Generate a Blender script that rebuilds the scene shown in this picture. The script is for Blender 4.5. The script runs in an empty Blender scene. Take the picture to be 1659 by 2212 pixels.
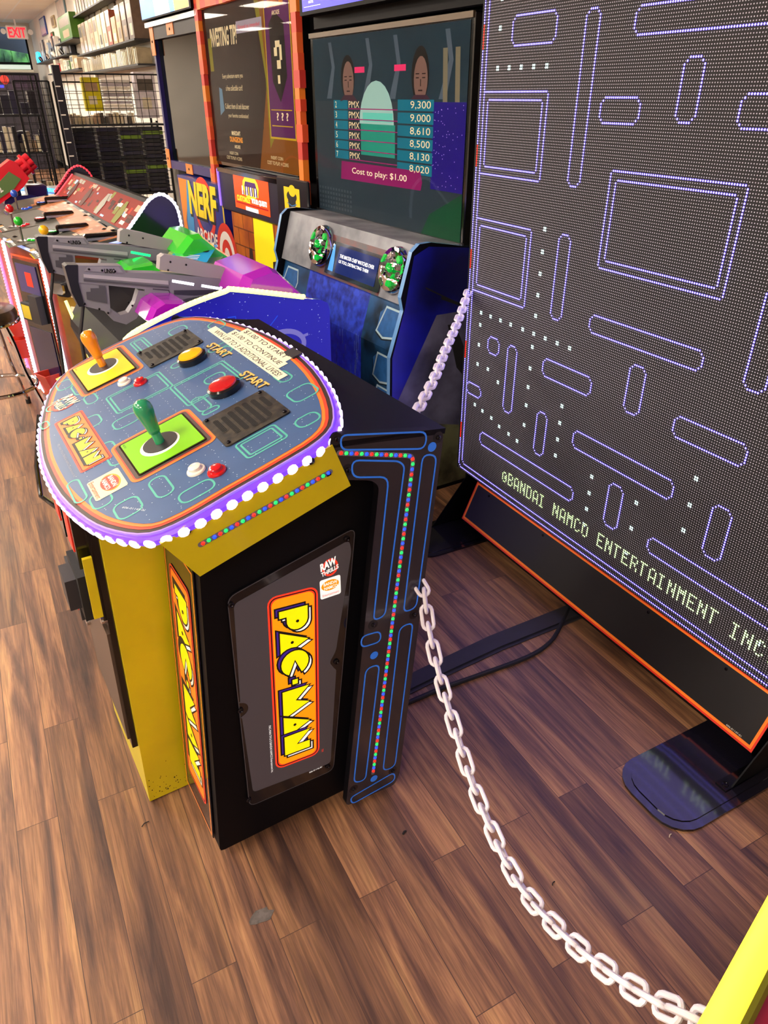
import bpy, math, random
from mathutils import Vector, Matrix
random.seed(7)
sc = bpy.context.scene
COL = sc.collection
PI = math.pi
# ------------------------------------------------------------------ camera, world, lights, exposure
cam = bpy.data.cameras.new('camera'); co = bpy.data.objects.new('camera', cam); COL.objects.link(co)
co.location = (0, 0, 1.65); co.rotation_euler = (math.radians(90 - 30.12), 0, math.radians(-28.1))
cam.sensor_fit = 'HORIZONTAL'; cam.sensor_width = 36; cam.lens = 36 * 1548 / 1659; cam.clip_start = .02; cam.clip_end = 100
sc.camera = co
sc.view_settings.view_transform = 'Standard'; sc.view_settings.look = 'None'
sc.view_settings.gamma = 1; sc.view_settings.use_curve_mapping = False
sc.view_settings.exposure = 0.0
TROFFER = 56.0        # ceiling fluorescent panels
SCREENGLOW = 12.0      # light of the big LED display (W)
w = bpy.data.worlds.new('world'); sc.world = w; w.use_nodes = True
w.node_tree.nodes['Background'].inputs[0].default_value = (.55, .75, 1, 1)
w.node_tree.nodes['Background'].inputs[1].default_value = 5

def area(name, loc, rot, sx, sy, power, col):
    l = bpy.data.lights.new(name, 'AREA'); l.shape = 'RECTANGLE'; l.size = sx; l.size_y = sy; l.energy = power; l.color = col
    o = bpy.data.objects.new(name, l); COL.objects.link(o); o.location = loc; o.rotation_euler = rot; return o
# glow of the LED display itself, lying on its face
area('display_glow', (1.60, 1.47, 1.35), (0, math.radians(90), 0), 2.1, 1.7, SCREENGLOW, (.42, .34, 1))
area('display_glow_white', (1.60, 1.47, 1.35), (0, math.radians(90), 0), 2.1, 1.7, SCREENGLOW * .45, (1, .86, .84))

# ------------------------------------------------------------------ materials
def lin(h):
    h = h.lstrip('#'); r = []
    for i in (0, 2, 4):
        c = int(h[i:i+2], 16) / 255; r.append(c / 12.92 if c <= .04045 else ((c + .055) / 1.055) ** 2.4)
    return (*r, 1)
MATS = {}
def P(m): return m.node_tree.nodes['Principled BSDF']
def mat(name, col='808080', rough=.5, metal=0, em=0, emcol=None, coat=0, noise=0, nscale=30, bump=0, alpha=1, trans=0, col2=None):
    if name in MATS: return MATS[name]
    m = bpy.data.materials.new(name); m.use_nodes = True; nt = m.node_tree; b = nt.nodes['Principled BSDF']
    c = lin(col); b.inputs['Base Color'].default_value = c; b.inputs['Roughness'].default_value = rough
    b.inputs['Metallic'].default_value = metal; b.inputs['Coat Weight'].default_value = coat; b.inputs['Coat Roughness'].default_value = .08
    if em:
        b.inputs['Emission Color'].default_value = lin(emcol or col); b.inputs['Emission Strength'].default_value = em
    if alpha < 1: b.inputs['Alpha'].default_value = alpha
    if trans: b.inputs['Transmission Weight'].default_value = trans
    if noise or bump or col2:
        tc = nt.nodes.new('ShaderNodeTexCoord'); nz = nt.nodes.new('ShaderNodeTexNoise')
        nz.inputs['Scale'].default_value = nscale; nz.inputs['Detail'].default_value = 5
        nt.links.new(tc.outputs['Object'], nz.inputs['Vector'])
        if noise or col2:
            mx = nt.nodes.new('ShaderNodeMix'); mx.data_type = 'RGBA'
            rp = nt.nodes.new('ShaderNodeMapRange'); rp.inputs[1].default_value = .38; rp.inputs[2].default_value = .66
            nt.links.new(nz.outputs[0], rp.inputs[0]); nt.links.new(rp.outputs[0], mx.inputs[0])
            mx.inputs[6].default_value = c
            mx.inputs[7].default_value = lin(col2) if col2 else (*[v * (1 - noise) for v in c[:3]], 1)
            nt.links.new(mx.outputs[2], b.inputs['Base Color'])
        if bump:
            bp = nt.nodes.new('ShaderNodeBump'); bp.inputs['Strength'].default_value = bump; bp.inputs['Distance'].default_value = .002
            nt.links.new(nz.outputs[0], bp.inputs['Height']); nt.links.new(bp.outputs[0], b.inputs['Normal'])
    MATS[name] = m; return m

# ------------------------------------------------------------------ mesh builder
class G:
    def __init__(s): s.v = []; s.f = []; s.mi = []; s.sm = []; s.ms = []
    def _m(s, m):
        if m not in s.ms: s.ms.append(m)
        return s.ms.index(m)
    def add(s, vs, fs, m, smooth=False):
        o = len(s.v); s.v += [tuple(v) for v in vs]; i = s._m(m)
        for f in fs: s.f.append([o + k for k in f]); s.mi.append(i); s.sm.append(smooth)
        return s
    def box(s, x0, x1, y0, y1, z0, z1, m, bev=0):
        if x0 > x1: x0, x1 = x1, x0
        if y0 > y1: y0, y1 = y1, y0
        if z0 > z1: z0, z1 = z1, z0
        b = bev
        if not b:
            v = [(x0,y0,z0),(x1,y0,z0),(x1,y1,z0),(x0,y1,z0),(x0,y0,z1),(x1,y0,z1),(x1,y1,z1),(x0,y1,z1)]
            return s.add(v, [(3,2,1,0),(4,5,6,7),(0,1,5,4),(1,2,6,5),(2,3,7,6),(3,0,4,7)], m)
        b = min(b, (x1-x0)*.49, (y1-y0)*.49, (z1-z0)*.49)
        poly = [(x0+b,y0),(x1-b,y0),(x1,y0+b),(x1,y1-b),(x1-b,y1),(x0+b,y1),(x0,y1-b),(x0,y0+b)]
        cx, cy = (x0+x1)/2, (y0+y1)/2
        ins = [(cx+(px-cx)*((x1-x0)/2-b)/((x1-x0)/2), cy+(py-cy)*((y1-y0)/2-b)/((y1-y0)/2)) for px, py in poly]
        v = [(*p, z0) for p in ins] + [(*p, z0+b) for p in poly] + [(*p, z1-b) for p in poly] + [(*p, z1) for p in ins]
        fs = [tuple(reversed(range(8))), tuple(range(24, 32))]
        for r in range(3):
            for i in range(8): j = (i+1) % 8; fs.append((r*8+i, r*8+j, r*8+8+j, r*8+8+i))
        return s.add(v, fs, m)
    def prism(s, poly, fn, a, b, m, mside=None):
        """poly 2d, fn(p,q,h)->3d; extruded from a to b"""
        n = len(poly); v = [fn(p, q, a) for p, q in poly] + [fn(p, q, b) for p, q in poly]
        s.add(v, [tuple(reversed(range(n))), tuple(range(n, 2*n))], m)
        s.add(v, [(i, (i+1) % n, n+(i+1) % n, n+i) for i in range(n)], mside or m)
        return s
    def px(s, poly, y0, y1, m, mside=None):   # profile in x,z extruded along y
        return s.prism(poly, lambda p, q, h: (p, h, q), y0, y1, m, mside)
    def tube(s, pts, r, m, seg=8, closed=False, taper=None):
        pts = [Vector(p) for p in pts]; n = len(pts); vs = []
        prev = None
        for i, p in enumerate(pts):
            if closed: t = pts[(i+1) % n] - pts[i-1]
            else: t = pts[min(i+1, n-1)] - pts[max(i-1, 0)]
            t.normalize()
            if prev is None:
                a = Vector((0, 0, 1)) if abs(t.z) < .9 else Vector((1, 0, 0)); u = t.cross(a).normalized()
            else: u = (prev - t * prev.dot(t)).normalized()
            prev = u; w_ = t.cross(u)
            rr = r[i] if isinstance(r, (list, tuple)) else r
            for k in range(seg):
                an = 2*PI*k/seg; vs.append(p + u*math.cos(an)*rr + w_*math.sin(an)*rr)
        fs = []
        for i in range(n if closed else n-1):
            j = (i+1) % n
            for k in range(seg): l = (k+1) % seg; fs.append((i*seg+k, i*seg+l, j*seg+l, j*seg+k))
        if not closed: fs += [tuple(reversed(range(seg))), tuple(range((n-1)*seg, n*seg))]
        return s.add(vs, fs, m, True)
    def lathe(s, prof, m, origin=(0,0,0), axis=(0,0,1), seg=20):
        """prof list of (r,h)"""
        ax = Vector(axis).normalized(); a = Vector((1,0,0)) if abs(ax.x) < .9 else Vector((0,1,0))
        u = ax.cross(a).normalized(); w_ = ax.cross(u); o = Vector(origin); vs = []
        for r, h in prof:
            for k in range(seg):
                an = 2*PI*k/seg; vs.append(o + ax*h + (u*math.cos(an) + w_*math.sin(an))*max(r, 1e-5))
        fs = []
        for i in range(len(prof)-1):
            for k in range(seg): l = (k+1) % seg; fs.append((i*seg+k, i*seg+l, (i+1)*seg+l, (i+1)*seg+k))
        fs += [tuple(reversed(range(seg))), tuple(range((len(prof)-1)*seg, len(prof)*seg))]
        return s.add(vs, fs, m, True)
    def ball(s, c, r, m, seg=10, sz=1):
        return s.lathe([(r*math.sin(PI*i/6), -r*sz*math.cos(PI*i/6)) for i in range(7)], m, c, (0,0,1), seg)
    def build(s, name, parent=None, loc=None):
        me = bpy.data.meshes.new(name); me.from_pydata(s.v, [], s.f)
        for m in s.ms: me.materials.append(m)
        me.polygons.foreach_set('material_index', s.mi); me.polygons.foreach_set('use_smooth', s.sm)
        me.update()
        if any(s.sm):
            try: me.set_sharp_from_angle(angle=math.radians(40))
            except Exception: pass
        o = bpy.data.objects.new(name, me); COL.objects.link(o)
        if parent: o.parent = parent
        if loc: o.location = loc
        return o
def thing(name, label, cat, loc=(0,0,0), rz=0, group=None):
    o = bpy.data.objects.new(name, None); COL.objects.link(o); o.empty_display_size = .1
    o.location = loc; o.rotation_euler = (0, 0, rz); o['label'] = label; o['category'] = cat
    if group: o['group'] = group
    return o
def tag(o, label, cat, group=None):
    o['label'] = label; o['category'] = cat
    if group: o['group'] = group
    return o
def struct(o): o['kind'] = 'structure'; return o
def plabel(o, l): o['label'] = l; return o
def dup(root, loc, rot=None, label=None):
    r = root.copy(); COL.objects.link(r); r.location = loc
    if rot is not None: r.rotation_euler = rot
    if label: r['label'] = label
    for ch in root.children:
        c = ch.copy(); COL.objects.link(c); c.parent = r
        for g_ in ch.children:
            d = g_.copy(); COL.objects.link(d); d.parent = c
    return r
RR = math.radians(3.5)
cR, sR = math.cos(RR), math.sin(RR)
def row(x, y, z=0): return (x*cR - y*sR, x*sR + y*cR, z)   # the row of machines is turned 3.5 degrees from the wall

# ------------------------------------------------------------------ flat artwork on a surface
_TX = {}
def textmesh(t, bold=0):
    k = (t, bold)
    if k in _TX: return _TX[k]
    cu = bpy.data.curves.new('t', 'FONT'); cu.body = t; cu.offset = bold; cu.resolution_u = 3
    o = bpy.data.objects.new('t', cu); COL.objects.link(o)
    dg = bpy.context.evaluated_depsgraph_get(); me = bpy.data.meshes.new_from_object(o.evaluated_get(dg))
    v = [(a.co.x, a.co.y) for a in me.vertices]; f = [tuple(p.vertices) for p in me.polygons]
    bpy.data.objects.remove(o); bpy.data.curves.remove(cu); bpy.data.meshes.remove(me)
    x0 = min(a[0] for a in v); x1 = max(a[0] for a in v); y0 = min(a[1] for a in v); y1 = max(a[1] for a in v)
    v = [((a[0]-x0)/(x1-x0), (a[1]-y0)/(y1-y0)) for a in v]
    _TX[k] = (v, f); return _TX[k]
def rr(x0, y0, x1, y1, r, n=4):
    if x0 > x1: x0, x1 = x1, x0
    if y0 > y1: y0, y1 = y1, y0
    r = min(r, (x1-x0)/2, (y1-y0)/2); p = []
    for cx, cy, a in ((x1-r, y0+r, -90), (x1-r, y1-r, 0), (x0+r, y1-r, 90), (x0+r, y0+r, 180)):
        for i in range(n+1): an = math.radians(a + 90*i/n); p.append((cx+r*math.cos(an), cy+r*math.sin(an)))
    return p
def roundpoly(pts, r, n=4):
    out = []; N = len(pts)
    for i in range(N):
        a, b, c = Vector(pts[i-1]), Vector(pts[i]), Vector(pts[(i+1) % N])
        d1 = (a-b); d2 = (c-b); k = min(r, d1.length*.48, d2.length*.48); p, q = b+d1.normalized()*k, b+d2.normalized()*k
        for j in range(n+1):
            t = j/n; out.append(tuple(p*(1-t)**2 + b*2*t*(1-t) + q*t*t))
    return out
def circ(x, y, r, n=20, ry=None): return [(x+r*math.cos(2*PI*i/n), y+(ry or r)*math.sin(2*PI*i/n)) for i in range(n)]
def catmull(pts, n=6, closed=True):
    out = []; N = len(pts)
    for i in range(N if closed else N-1):
        g_ = lambda k: Vector(pts[k % N]) if closed else Vector(pts[max(0, min(N-1, k))])
        a, b, c, d = g_(i-1), g_(i), g_(i+1), g_(i+2)
        for j in range(n):
            t = j/n; out.append(tuple(.5*((2*b) + (c-a)*t + (2*a-5*b+4*c-d)*t*t + (3*b-a-3*c+d)*t**3)))
    if not closed: out.append(tuple(pts[-1]))
    return out
def inset(poly, d):
    N = len(poly); out = []
    ar = sum(poly[i-1][0]*poly[i][1]-poly[i][0]*poly[i-1][1] for i in range(N)); sg = 1 if ar > 0 else -1
    for i in range(N):
        a, b, c = Vector(poly[i-1]), Vector(poly[i]), Vector(poly[(i+1) % N])
        t = (c-a); t.normalize(); n = Vector((-t.y, t.x))*sg; out.append(tuple(b+n*d))
    return out
class Sheet:
    def __init__(s, g, O, U, V):
        s.g = g; s.O = Vector(O); s.U = Vector(U); s.V = Vector(V); s.N = s.U.cross(s.V).normalized()
    def p(s, x, y, h=0): return s.O + s.U*x + s.V*y + s.N*h
    def poly(s, pts, m, h=.0005, t=0):
        if t:
            n = len(pts); v = [s.p(x, y, h) for x, y in pts] + [s.p(x, y, h+t) for x, y in pts]
            s.g.add(v, [tuple(range(n, 2*n))] + [(i, (i+1) % n, n+(i+1) % n, n+i) for i in range(n)], m); return s
        s.g.add([s.p(x, y, h) for x, y in pts], [tuple(range(len(pts)))], m); return s
    def rect(s, x0, y0, x1, y1, m, h=.0005, t=0): return s.poly([(x0,y0),(x1,y0),(x1,y1),(x0,y1)], m, h, t)
    def grad(s, x0, y0, x1, y1, m, h=.0005): return s.rect(x0, y0, x1, y1, m, h)
    def stroke(s, pts, w_, m, h=.001, closed=True):
        pts = [Vector(p) for p in pts]; q = [pts[0]]
        for p in pts[1:]:
            if (p-q[-1]).length > 1e-6: q.append(p)
        if closed and (q[0]-q[-1]).length < 1e-6: q.pop()
        pts = q; N = len(pts); L = []; R = []
        for i, b in enumerate(pts):
            if closed or 0 < i < N-1:
                d1 = (b-pts[i-1]).normalized(); d2 = (pts[(i+1) % N]-b).normalized(); t = (d1+d2)
                t = t.normalized() if t.length > 1e-4 else d1; k = 1/max(.6, t.dot(d1))
            else: t = (pts[1]-b).normalized() if i == 0 else (b-pts[i-1]).normalized(); k = 1
            n = Vector((-t.y, t.x))*w_/2*k; L.append(b+n); R.append(b-n)
        v = [s.p(a.x, a.y, h) for a in L] + [s.p(a.x, a.y, h) for a in R]
        s.g.add(v, [(i, N+i, N+(i+1) % N, (i+1) % N) for i in range(N if closed else N-1)], m); return s
    def text(s, t, x, y, wd, ht, m, h=.001, bold=0, shear=0, rot=0):
        v, f = textmesh(t, bold); c, d = math.cos(rot), math.sin(rot); vs = []
        for a, b in v:
            X, Y = a*wd + b*ht*shear, b*ht; vs.append(s.p(x+X*c-Y*d, y+X*d+Y*c, h))
        s.g.add(vs, f, m); return s
    def led(s, pts, r, mats, h=0, hh=None):
        for i, (x, y) in enumerate(pts):
            m = mats[i % len(mats)]; c = circ(x, y, r, 6); c2 = circ(x, y, r*.5, 6); k = hh or r*.7
            v = [s.p(a, b, h) for a, b in c] + [s.p(a, b, h+k) for a, b in c2]
            s.g.add(v, [(0,1,7,6),(1,2,8,7),(2,3,9,8),(3,4,10,9),(4,5,11,10),(5,0,6,11),(6,7,8,9,10,11)], m)
        return s
def along(pts, step, off=0):
    out = []; acc = off
    for i in range(len(pts)-1):
        a, b = Vector(pts[i]), Vector(pts[i+1]); L = (b-a).length
        while acc <= L: out.append(tuple(a+(b-a)*(acc/L))) if L else None; acc += step
        acc -= L
    return out

# shared materials
BLK = mat('black_satin', '09080d', .5); P(BLK).inputs['Specular IOR Level'].default_value = .12
BLKM = mat('black_matte', '121116', .7, noise=.3)
BLKG = mat('black_gloss', '08080a', .12, coat=.5)
DGREY = mat('dark_grey_plastic', '2a292d', .5)
GREY = mat('grey_plastic', '77757f', .45, noise=.1)
CHROME = mat('chrome', 'd8d8dc', .08, 1)
STEEL = mat('brushed_steel', '8a8a8c', .3, 1)
WHITE = mat('white_print', 'f2f0ea', .45)
YEL = mat('yellow_paint', 'ccb814', .33, coat=.25, noise=.12, nscale=8)
ORG = mat('orange_print', 'ff8424', .4)
RED = mat('red_print', 'de3222', .4)
REDG = mat('red_gloss', 'c30f1c', .15, coat=.6)
SCREW = mat('black_screw', '141018', .25, .6)

def screw(g, p, n, r=.008):
    g.lathe([(r, 0), (r, .002), (r*.55, .004), (r*.5, .0035), (r*.3, .002), (0, .002)], SCREW, p, n, 12)
# ------------------------------------------------------------------ the room
def floor_mat():
    m = bpy.data.materials.new('wood_plank_floor'); m.use_nodes = True; nt = m.node_tree; b = P(m); N = nt.nodes.new; Lk = nt.links.new
    tc = N('ShaderNodeTexCoord'); sep = N('ShaderNodeSeparateXYZ'); Lk(tc.outputs['Object'], sep.inputs[0])
    cmb = N('ShaderNodeCombineXYZ'); ad = N('ShaderNodeMath'); ad.operation = 'ADD'; ad.inputs[1].default_value = .0784
    Lk(sep.outputs[0], ad.inputs[0]); Lk(sep.outputs[1], cmb.inputs[0]); Lk(ad.outputs[0], cmb.inputs[1])
    br = N('ShaderNodeTexBrick'); br.offset = .37; br.offset_frequency = 2; br.squash = 1
    for k, v in (('Scale', 1), ('Mortar Size', .0009), ('Mortar Smooth', .2), ('Bias', 0), ('Brick Width', .92), ('Row Height', .1007)): br.inputs[k].default_value = v
    br.inputs['Color1'].default_value = (0, 0, 0, 1); br.inputs['Color2'].default_value = (1, 1, 1, 1); br.inputs['Mortar'].default_value = (.5, .5, .5, 1)
    Lk(cmb.outputs[0], br.inputs['Vector'])
    # grain: noise stretched along the plank, shifted for each plank
    mul = N('ShaderNodeVectorMath'); mul.operation = 'MULTIPLY'; mul.inputs[1].default_value = (1.2, 15, 1); Lk(cmb.outputs[0], mul.inputs[0])
    sh = N('ShaderNodeVectorMath'); sh.operation = 'MULTIPLY_ADD'; Lk(br.outputs['Color'], sh.inputs[0]); sh.inputs[1].default_value = (13, 7, 5); Lk(mul.outputs[0], sh.inputs[2])
    n1 = N('ShaderNodeTexNoise'); n1.inputs['Scale'].default_value = 1.3; n1.inputs['Detail'].default_value = 6; n1.inputs['Roughness'].default_value = .6; n1.inputs['Distortion'].default_value = .6; Lk(sh.outputs[0], n1.inputs['Vector'])
    mul2 = N('ShaderNodeVectorMath'); mul2.operation = 'MULTIPLY'; mul2.inputs[1].default_value = (5, 150, 1); Lk(cmb.outputs[0], mul2.inputs[0])
    n2 = N('ShaderNodeTexNoise'); n2.inputs['Scale'].default_value = 1; n2.inputs['Detail'].default_value = 4; n2.inputs['Distortion'].default_value = 1.2; Lk(mul2.outputs[0], n2.inputs['Vector'])
    cr = N('ShaderNodeValToRGB'); e = cr.color_ramp.elements; e[0].position = .28; e[0].color = lin('36221e'); e[1].position = .75; e[1].color = lin('a67e52')
    e.new(.42).color = lin('5e4030'); e.new(.56).color = lin('865f42'); Lk(n1.outputs[0], cr.inputs[0])
    fine = N('ShaderNodeMapRange'); fine.inputs[1].default_value = .36; fine.inputs[2].default_value = .62; fine.inputs[3].default_value = .74; fine.inputs[4].default_value = 1.24; Lk(n2.outputs[0], fine.inputs[0])
    tone = N('ShaderNodeMapRange'); tone.inputs[3].default_value = .7; tone.inputs[4].default_value = 1.22; Lk(br.outputs['Color'], tone.inputs[0])
    mm = N('ShaderNodeMath'); mm.operation = 'MULTIPLY'; Lk(fine.outputs[0], mm.inputs[0]); Lk(tone.outputs[0], mm.inputs[1])
    vm = N('ShaderNodeVectorMath'); vm.operation = 'SCALE'; Lk(cr.outputs[0], vm.inputs[0]); Lk(mm.outputs[0], vm.inputs['Scale'])
    # worn grey patches
    n3 = N('ShaderNodeTexNoise'); n3.inputs['Scale'].default_value = 2.3; n3.inputs['Detail'].default_value = 3; Lk(tc.outputs['Object'], n3.inputs['Vector'])
    wr = N('ShaderNodeMapRange'); wr.inputs[1].default_value = .56; wr.inputs[2].default_value = .75; wr.inputs[4].default_value = .3; Lk(n3.outputs[0], wr.inputs[0])
    mx = N('ShaderNodeMix'); mx.data_type = 'RGBA'; Lk(wr.outputs[0], mx.inputs[0]); Lk(vm.outputs[0], mx.inputs[6]); mx.inputs[7].default_value = lin('6b5848')
    mo = N('ShaderNodeMix'); mo.data_type = 'RGBA'; Lk(br.outputs['Fac'], mo.inputs[0]); Lk(mx.outputs[2], mo.inputs[6]); mo.inputs[7].default_value = lin('38241c')
    Lk(mo.outputs[2], b.inputs['Base Color'])
    ro = N('ShaderNodeMapRange'); ro.inputs[3].default_value = .36; ro.inputs[4].default_value = .55; Lk(n2.outputs[0], ro.inputs[0]); Lk(ro.outputs[0], b.inputs['Roughness'])
    bp = N('ShaderNodeBump'); bp.inputs['Strength'].default_value = .25; bp.inputs['Distance'].default_value = .001; Lk(n2.outputs[0], bp.inputs['Height']); Lk(bp.outputs[0], b.inputs['Normal'])
    return m
X0, X1, Y0, Y1, HC = -9.0, 2.45, -3.0, 24.3, 3.3
def slab(name, x0, x1, y0, y1, z0, z1, m):
    g = G(); g.box(x0, x1, y0, y1, z0, z1, m); return struct(g.build(name))
slab('floor', X0, X1, Y0, Y1, -.1, 0, floor_mat())
WALL = mat('cream_wall_paint', 'd8d2c8', .8, noise=.08, nscale=2)
DWALL = mat('dark_wall_paint', 'b4aca4', .8, noise=.1, nscale=2)
slab('wall_right', X1, X1+.1, Y0, Y1, 0, HC, WALL)
slab('wall_left', X0-.1, X0, Y0, Y1, 0, HC, mat('dim_green_wall', '4a4e48', .8, noise=.5, nscale=1.5))
slab('wall_front', X0, X1, Y0-.1, Y0, 0, HC, DWALL)
# back wall with a wide shop window
slab('wall_back', X0, X1, Y1, Y1+.1, 0, 2.2, WALL)
slab('wall_back.001', 2.33, X1, Y1, Y1+.1, 2.2, HC, WALL)
slab('wall_back.002', X0, -2.2, Y1, Y1+.1, 2.2, HC, WALL)
slab('wall_back.003', -2.2, 2.33, Y1, Y1+.1, 3.2, HC, WALL)
g = G(); FR = mat('cream_sill', 'e8e0cc', .5)
g.box(-2.2, 2.33, Y1-.1, Y1+.1, 2.2, 2.26, FR).box(-2.2, 2.33, Y1+.02, Y1+.06, 2.38, 2.43, BLK).box(2.29, 2.33, Y1, Y1+.08, 2.26, 3.2, BLK).box(0, .05, Y1, Y1+.08, 2.26, 3.2, BLK)
GL = mat('window_glass', 'ffffff', 0, trans=1); P(GL).inputs['IOR'].default_value = 1.02
w1 = struct(g.build('window_1')); g = G(); g.box(-2.2, 2.3, Y1+.04, Y1+.045, 2.26, 3.2, GL); g.build('pane', w1)
# outside: awning and trees
g = G(); AW = mat('awning_canvas', '3a3a3e', .9)
pts = [(-2.4, 3.4)] + [(-2.4 + 4.9*i/12, 2.62 + .3*math.sin(PI*(i/12*.85+.15))) for i in range(13)] + [(2.5, 3.4)]
g.prism(pts, lambda p, q, h: (p, h, q), Y1+.5, Y1+.6, AW)
tag(g.build('awning'), 'dark arched awning hanging outside the far shop window', 'awning')
LEAF = mat('green_foliage', '4c7a2c', .8, col2='16300e', nscale=3, em=.35, emcol='4c7a2c')
MATS['green_foliage'].node_tree.nodes['Principled BSDF'].inputs['Emission Strength'].default_value = 0
for i, (x, y, r) in enumerate(((-1.5, 27.5, 1.1), (1.7, 27.6, 1.15), (4.9, 27.6, 1.15))):
    g = G(); rnd = random.Random(i)
    for k in range(140):
        a, b_ = rnd.uniform(0, 2*PI), rnd.uniform(-1, 1); q = math.sqrt(1-b_*b_)*r*rnd.uniform(.7, 1)
        g.ball((x+q*math.cos(a), y+q*math.sin(a), 2.6+b_*r*.8), rnd.uniform(.18, .4), LEAF, 6)
    t = thing('tree', ['leafy green tree outside the window, left of the exit sign', 'leafy green tree seen through the far window under the awning', 'rounded green tree at the right end of the far window'][i], 'tree', (0, 0, 0), 0, 'trees outside the window')
    g.build('foliage', t); g = G(); g.tube([(x, y, 0), (x, y, 2.4)], .12, mat('bark', '4a3a2c', .9)); g.build('trunk', t)
g = G(); g.box(-9, 8, 24.6, 40, -.1, 0, mat('asphalt', '5a5a5a', .9)); struct(g.build('ground'))
# window lettering strip
g = G(); SG = mat('window_banner', 'dfeee6', .5, em=.5, emcol='cfe6dc'); g.box(-.2, 2.28, Y1-.03, Y1-.02, 2.27, 2.37, SG)
sh = Sheet(g, (-.2, Y1-.03, 2.27), (1, 0, 0), (0, 0, 1)); 
tag(g.build('window_banner'), 'pale green banner strip along the bottom of the far window', 'banner')
# ceiling with tiles
def ceil_mat():
    m = mat('ceiling_tiles', 'd8d0c8', .9); nt = m.node_tree; tc = nt.nodes.new('ShaderNodeTexCoord'); br = nt.nodes.new('ShaderNodeTexBrick'); br.offset = 0
    for k, v in (('Scale', 1), ('Mortar Size', .018), ('Brick Width', .61), ('Row Height', 1.22)): br.inputs[k].default_value = v
    br.inputs['Color1'].default_value = lin('f2eee4'); br.inputs['Color2'].default_value = lin('ece6da'); br.inputs['Mortar'].default_value = lin('f0f2f0')
    nt.links.new(tc.outputs['Object'], br.inputs['Vector']); nt.links.new(br.outputs[0], P(m).inputs['Base Color']); return m
slab('ceiling', X0, X1, Y0, Y1, HC, HC+.1, ceil_mat())
TL = mat('troffer_diffuser', 'ffffff', .6, em=TROFFER, emcol='ffeedd'); TF = mat('troffer_frame', 'e8e8e8', .5)
P(TL).inputs['Emission Color'].default_value = (1, .89, .74, 1)
first = None; n = 0
for xi, x in enumerate((-1.9, -4.5, -7.1, .9)):  # last column of panels is added to brighten the shelves at the back
    for yi, y in enumerate((-1.6, 1.4, 4.4, 7.4, 10.4, 13.4, 16.4, 19.4, 22.2) if xi < 3 else (12.4, 16, 19.6)):
        if first is None:
            first = thing('ceiling_light', '', 'ceiling light', (x, y, HC), 0, 'recessed fluorescent ceiling lights')
            g = G(); g.box(-.31, .31, -.61, .61, -.012, 0, TF); g.build('frame', first)
            g = G(); g.box(-.28, .28, -.58, .58, -.018, -.0125, TL); g.build('diffuser', first); o = first
        else: o = dup(first, (x, y, HC))
        o['label'] = 'rectangular fluorescent light panel recessed in the tiled ceiling'
# small black floor vent-free baseboard
slab('baseboard_right', X1-.015, X1, Y0, Y1, 0, .1, BLKM)
# ------------------------------------------------------------------ control pedestal (nearest machine)
ped = thing('arcade_pedestal', 'yellow and black arcade control pedestal with rounded joystick deck, in the middle of the floor', 'arcade machine', (.166, 1.174, 0), math.radians(3.4))
def ys(y0, y1): return (-y1, -y0)     # lateral t (towards the camera) to local y
g = G(); g.px(roundpoly([(0, .03), (.057, .855), (.06, .93), (.42, .99), (.5, .9), (.43, .03)], .012, 2), 0, .91, BLK); g.build('body', ped)
g = G(); g.px([(-.105, .004), (-.077, .813), (-.07, .93), (.08, .96), (.03, .004)], .26, .65, YEL)
rn = random.Random(3); CH = mat('chipped_paint', '2a1c12', .8); sh = Sheet(g, (0, .26, 0), (1, 0, 0), (0, 0, 1))
for i in range(46):
    x = rn.uniform(-.1, .02); z = .01 + abs(rn.gauss(0, .035)); r = rn.uniform(.0006, .0022)
    if z > .012: sh.poly(circ(x, z, r, 6, r*rn.uniform(.6, 1.6)), CH, .0004)
g.build('column', ped)
# coin door on the column
g = G(); BR = mat('bronze_brown_door', '55453a', .35, .2)
def on(s): return -.105 + .034*(s)     # front face of the column at height s
cd = Sheet(g, (-.1055, .26, 0), (0, 1, 0), (.0346, 0, 1))
cdn = lambda x, y, h: (-.1055 + .0346*y - h, .26 + x, y)
def cbox(g, x0, x1, z0, z1, h0, h1, m): 
    v = [cdn(x, z, h) for h in (h0, h1) for x, z in ((x0, z0), (x1, z0), (x1, z1), (x0, z1))]
    g.add(v, [(0,1,2,3),(7,6,5,4),(4,5,1,0),(5,6,2,1),(6,7,3,2),(7,4,0,3)], m)
cbox(g, .015, .375, .2, .93, 0, .014, BLKG); cbox(g, .03, .36, .22, .56, .014, .02, BR); cd_o = g.build('coin_door', ped)
g = G(); cbox(g, .03, .36, .6, .91, .014, .02, BLKG)
for x in (.05, .21): cbox(g, x, x+.12, .74, .9, .02, .045, BLKG); cbox(g, x+.03, x+.09, .77, .87, .045, .047, RED)
g.build('coin_slot_panel', cd_o)
g = G(); cbox(g, .05, .18, .6, .72, .02, .055, BLKM); cbox(g, .08, .16, .62, .7, .055, .08, DGREY); cbox(g, .02, .03, .62, .78, .02, .04, YEL); g.build('bill_acceptor', cd_o)
g = G(); cbox(g, .2, .33, .5, .62, .02, .05, DGREY); cbox(g, .22, .3, .52, .58, .05, .052, RED); g.build('card_reader', cd_o)
g = G(); g.lathe([(.011, 0), (.011, .01), (.004, .012), (0, .012)], CHROME, cdn(.33, .4, .02), (-1, 0, 0), 12); g.lathe([(.011, 0), (.011, .01), (0, .012)], CHROME, cdn(.05, .59, .014), (-1, 0, 0), 12); g.build('lock', cd_o)
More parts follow.
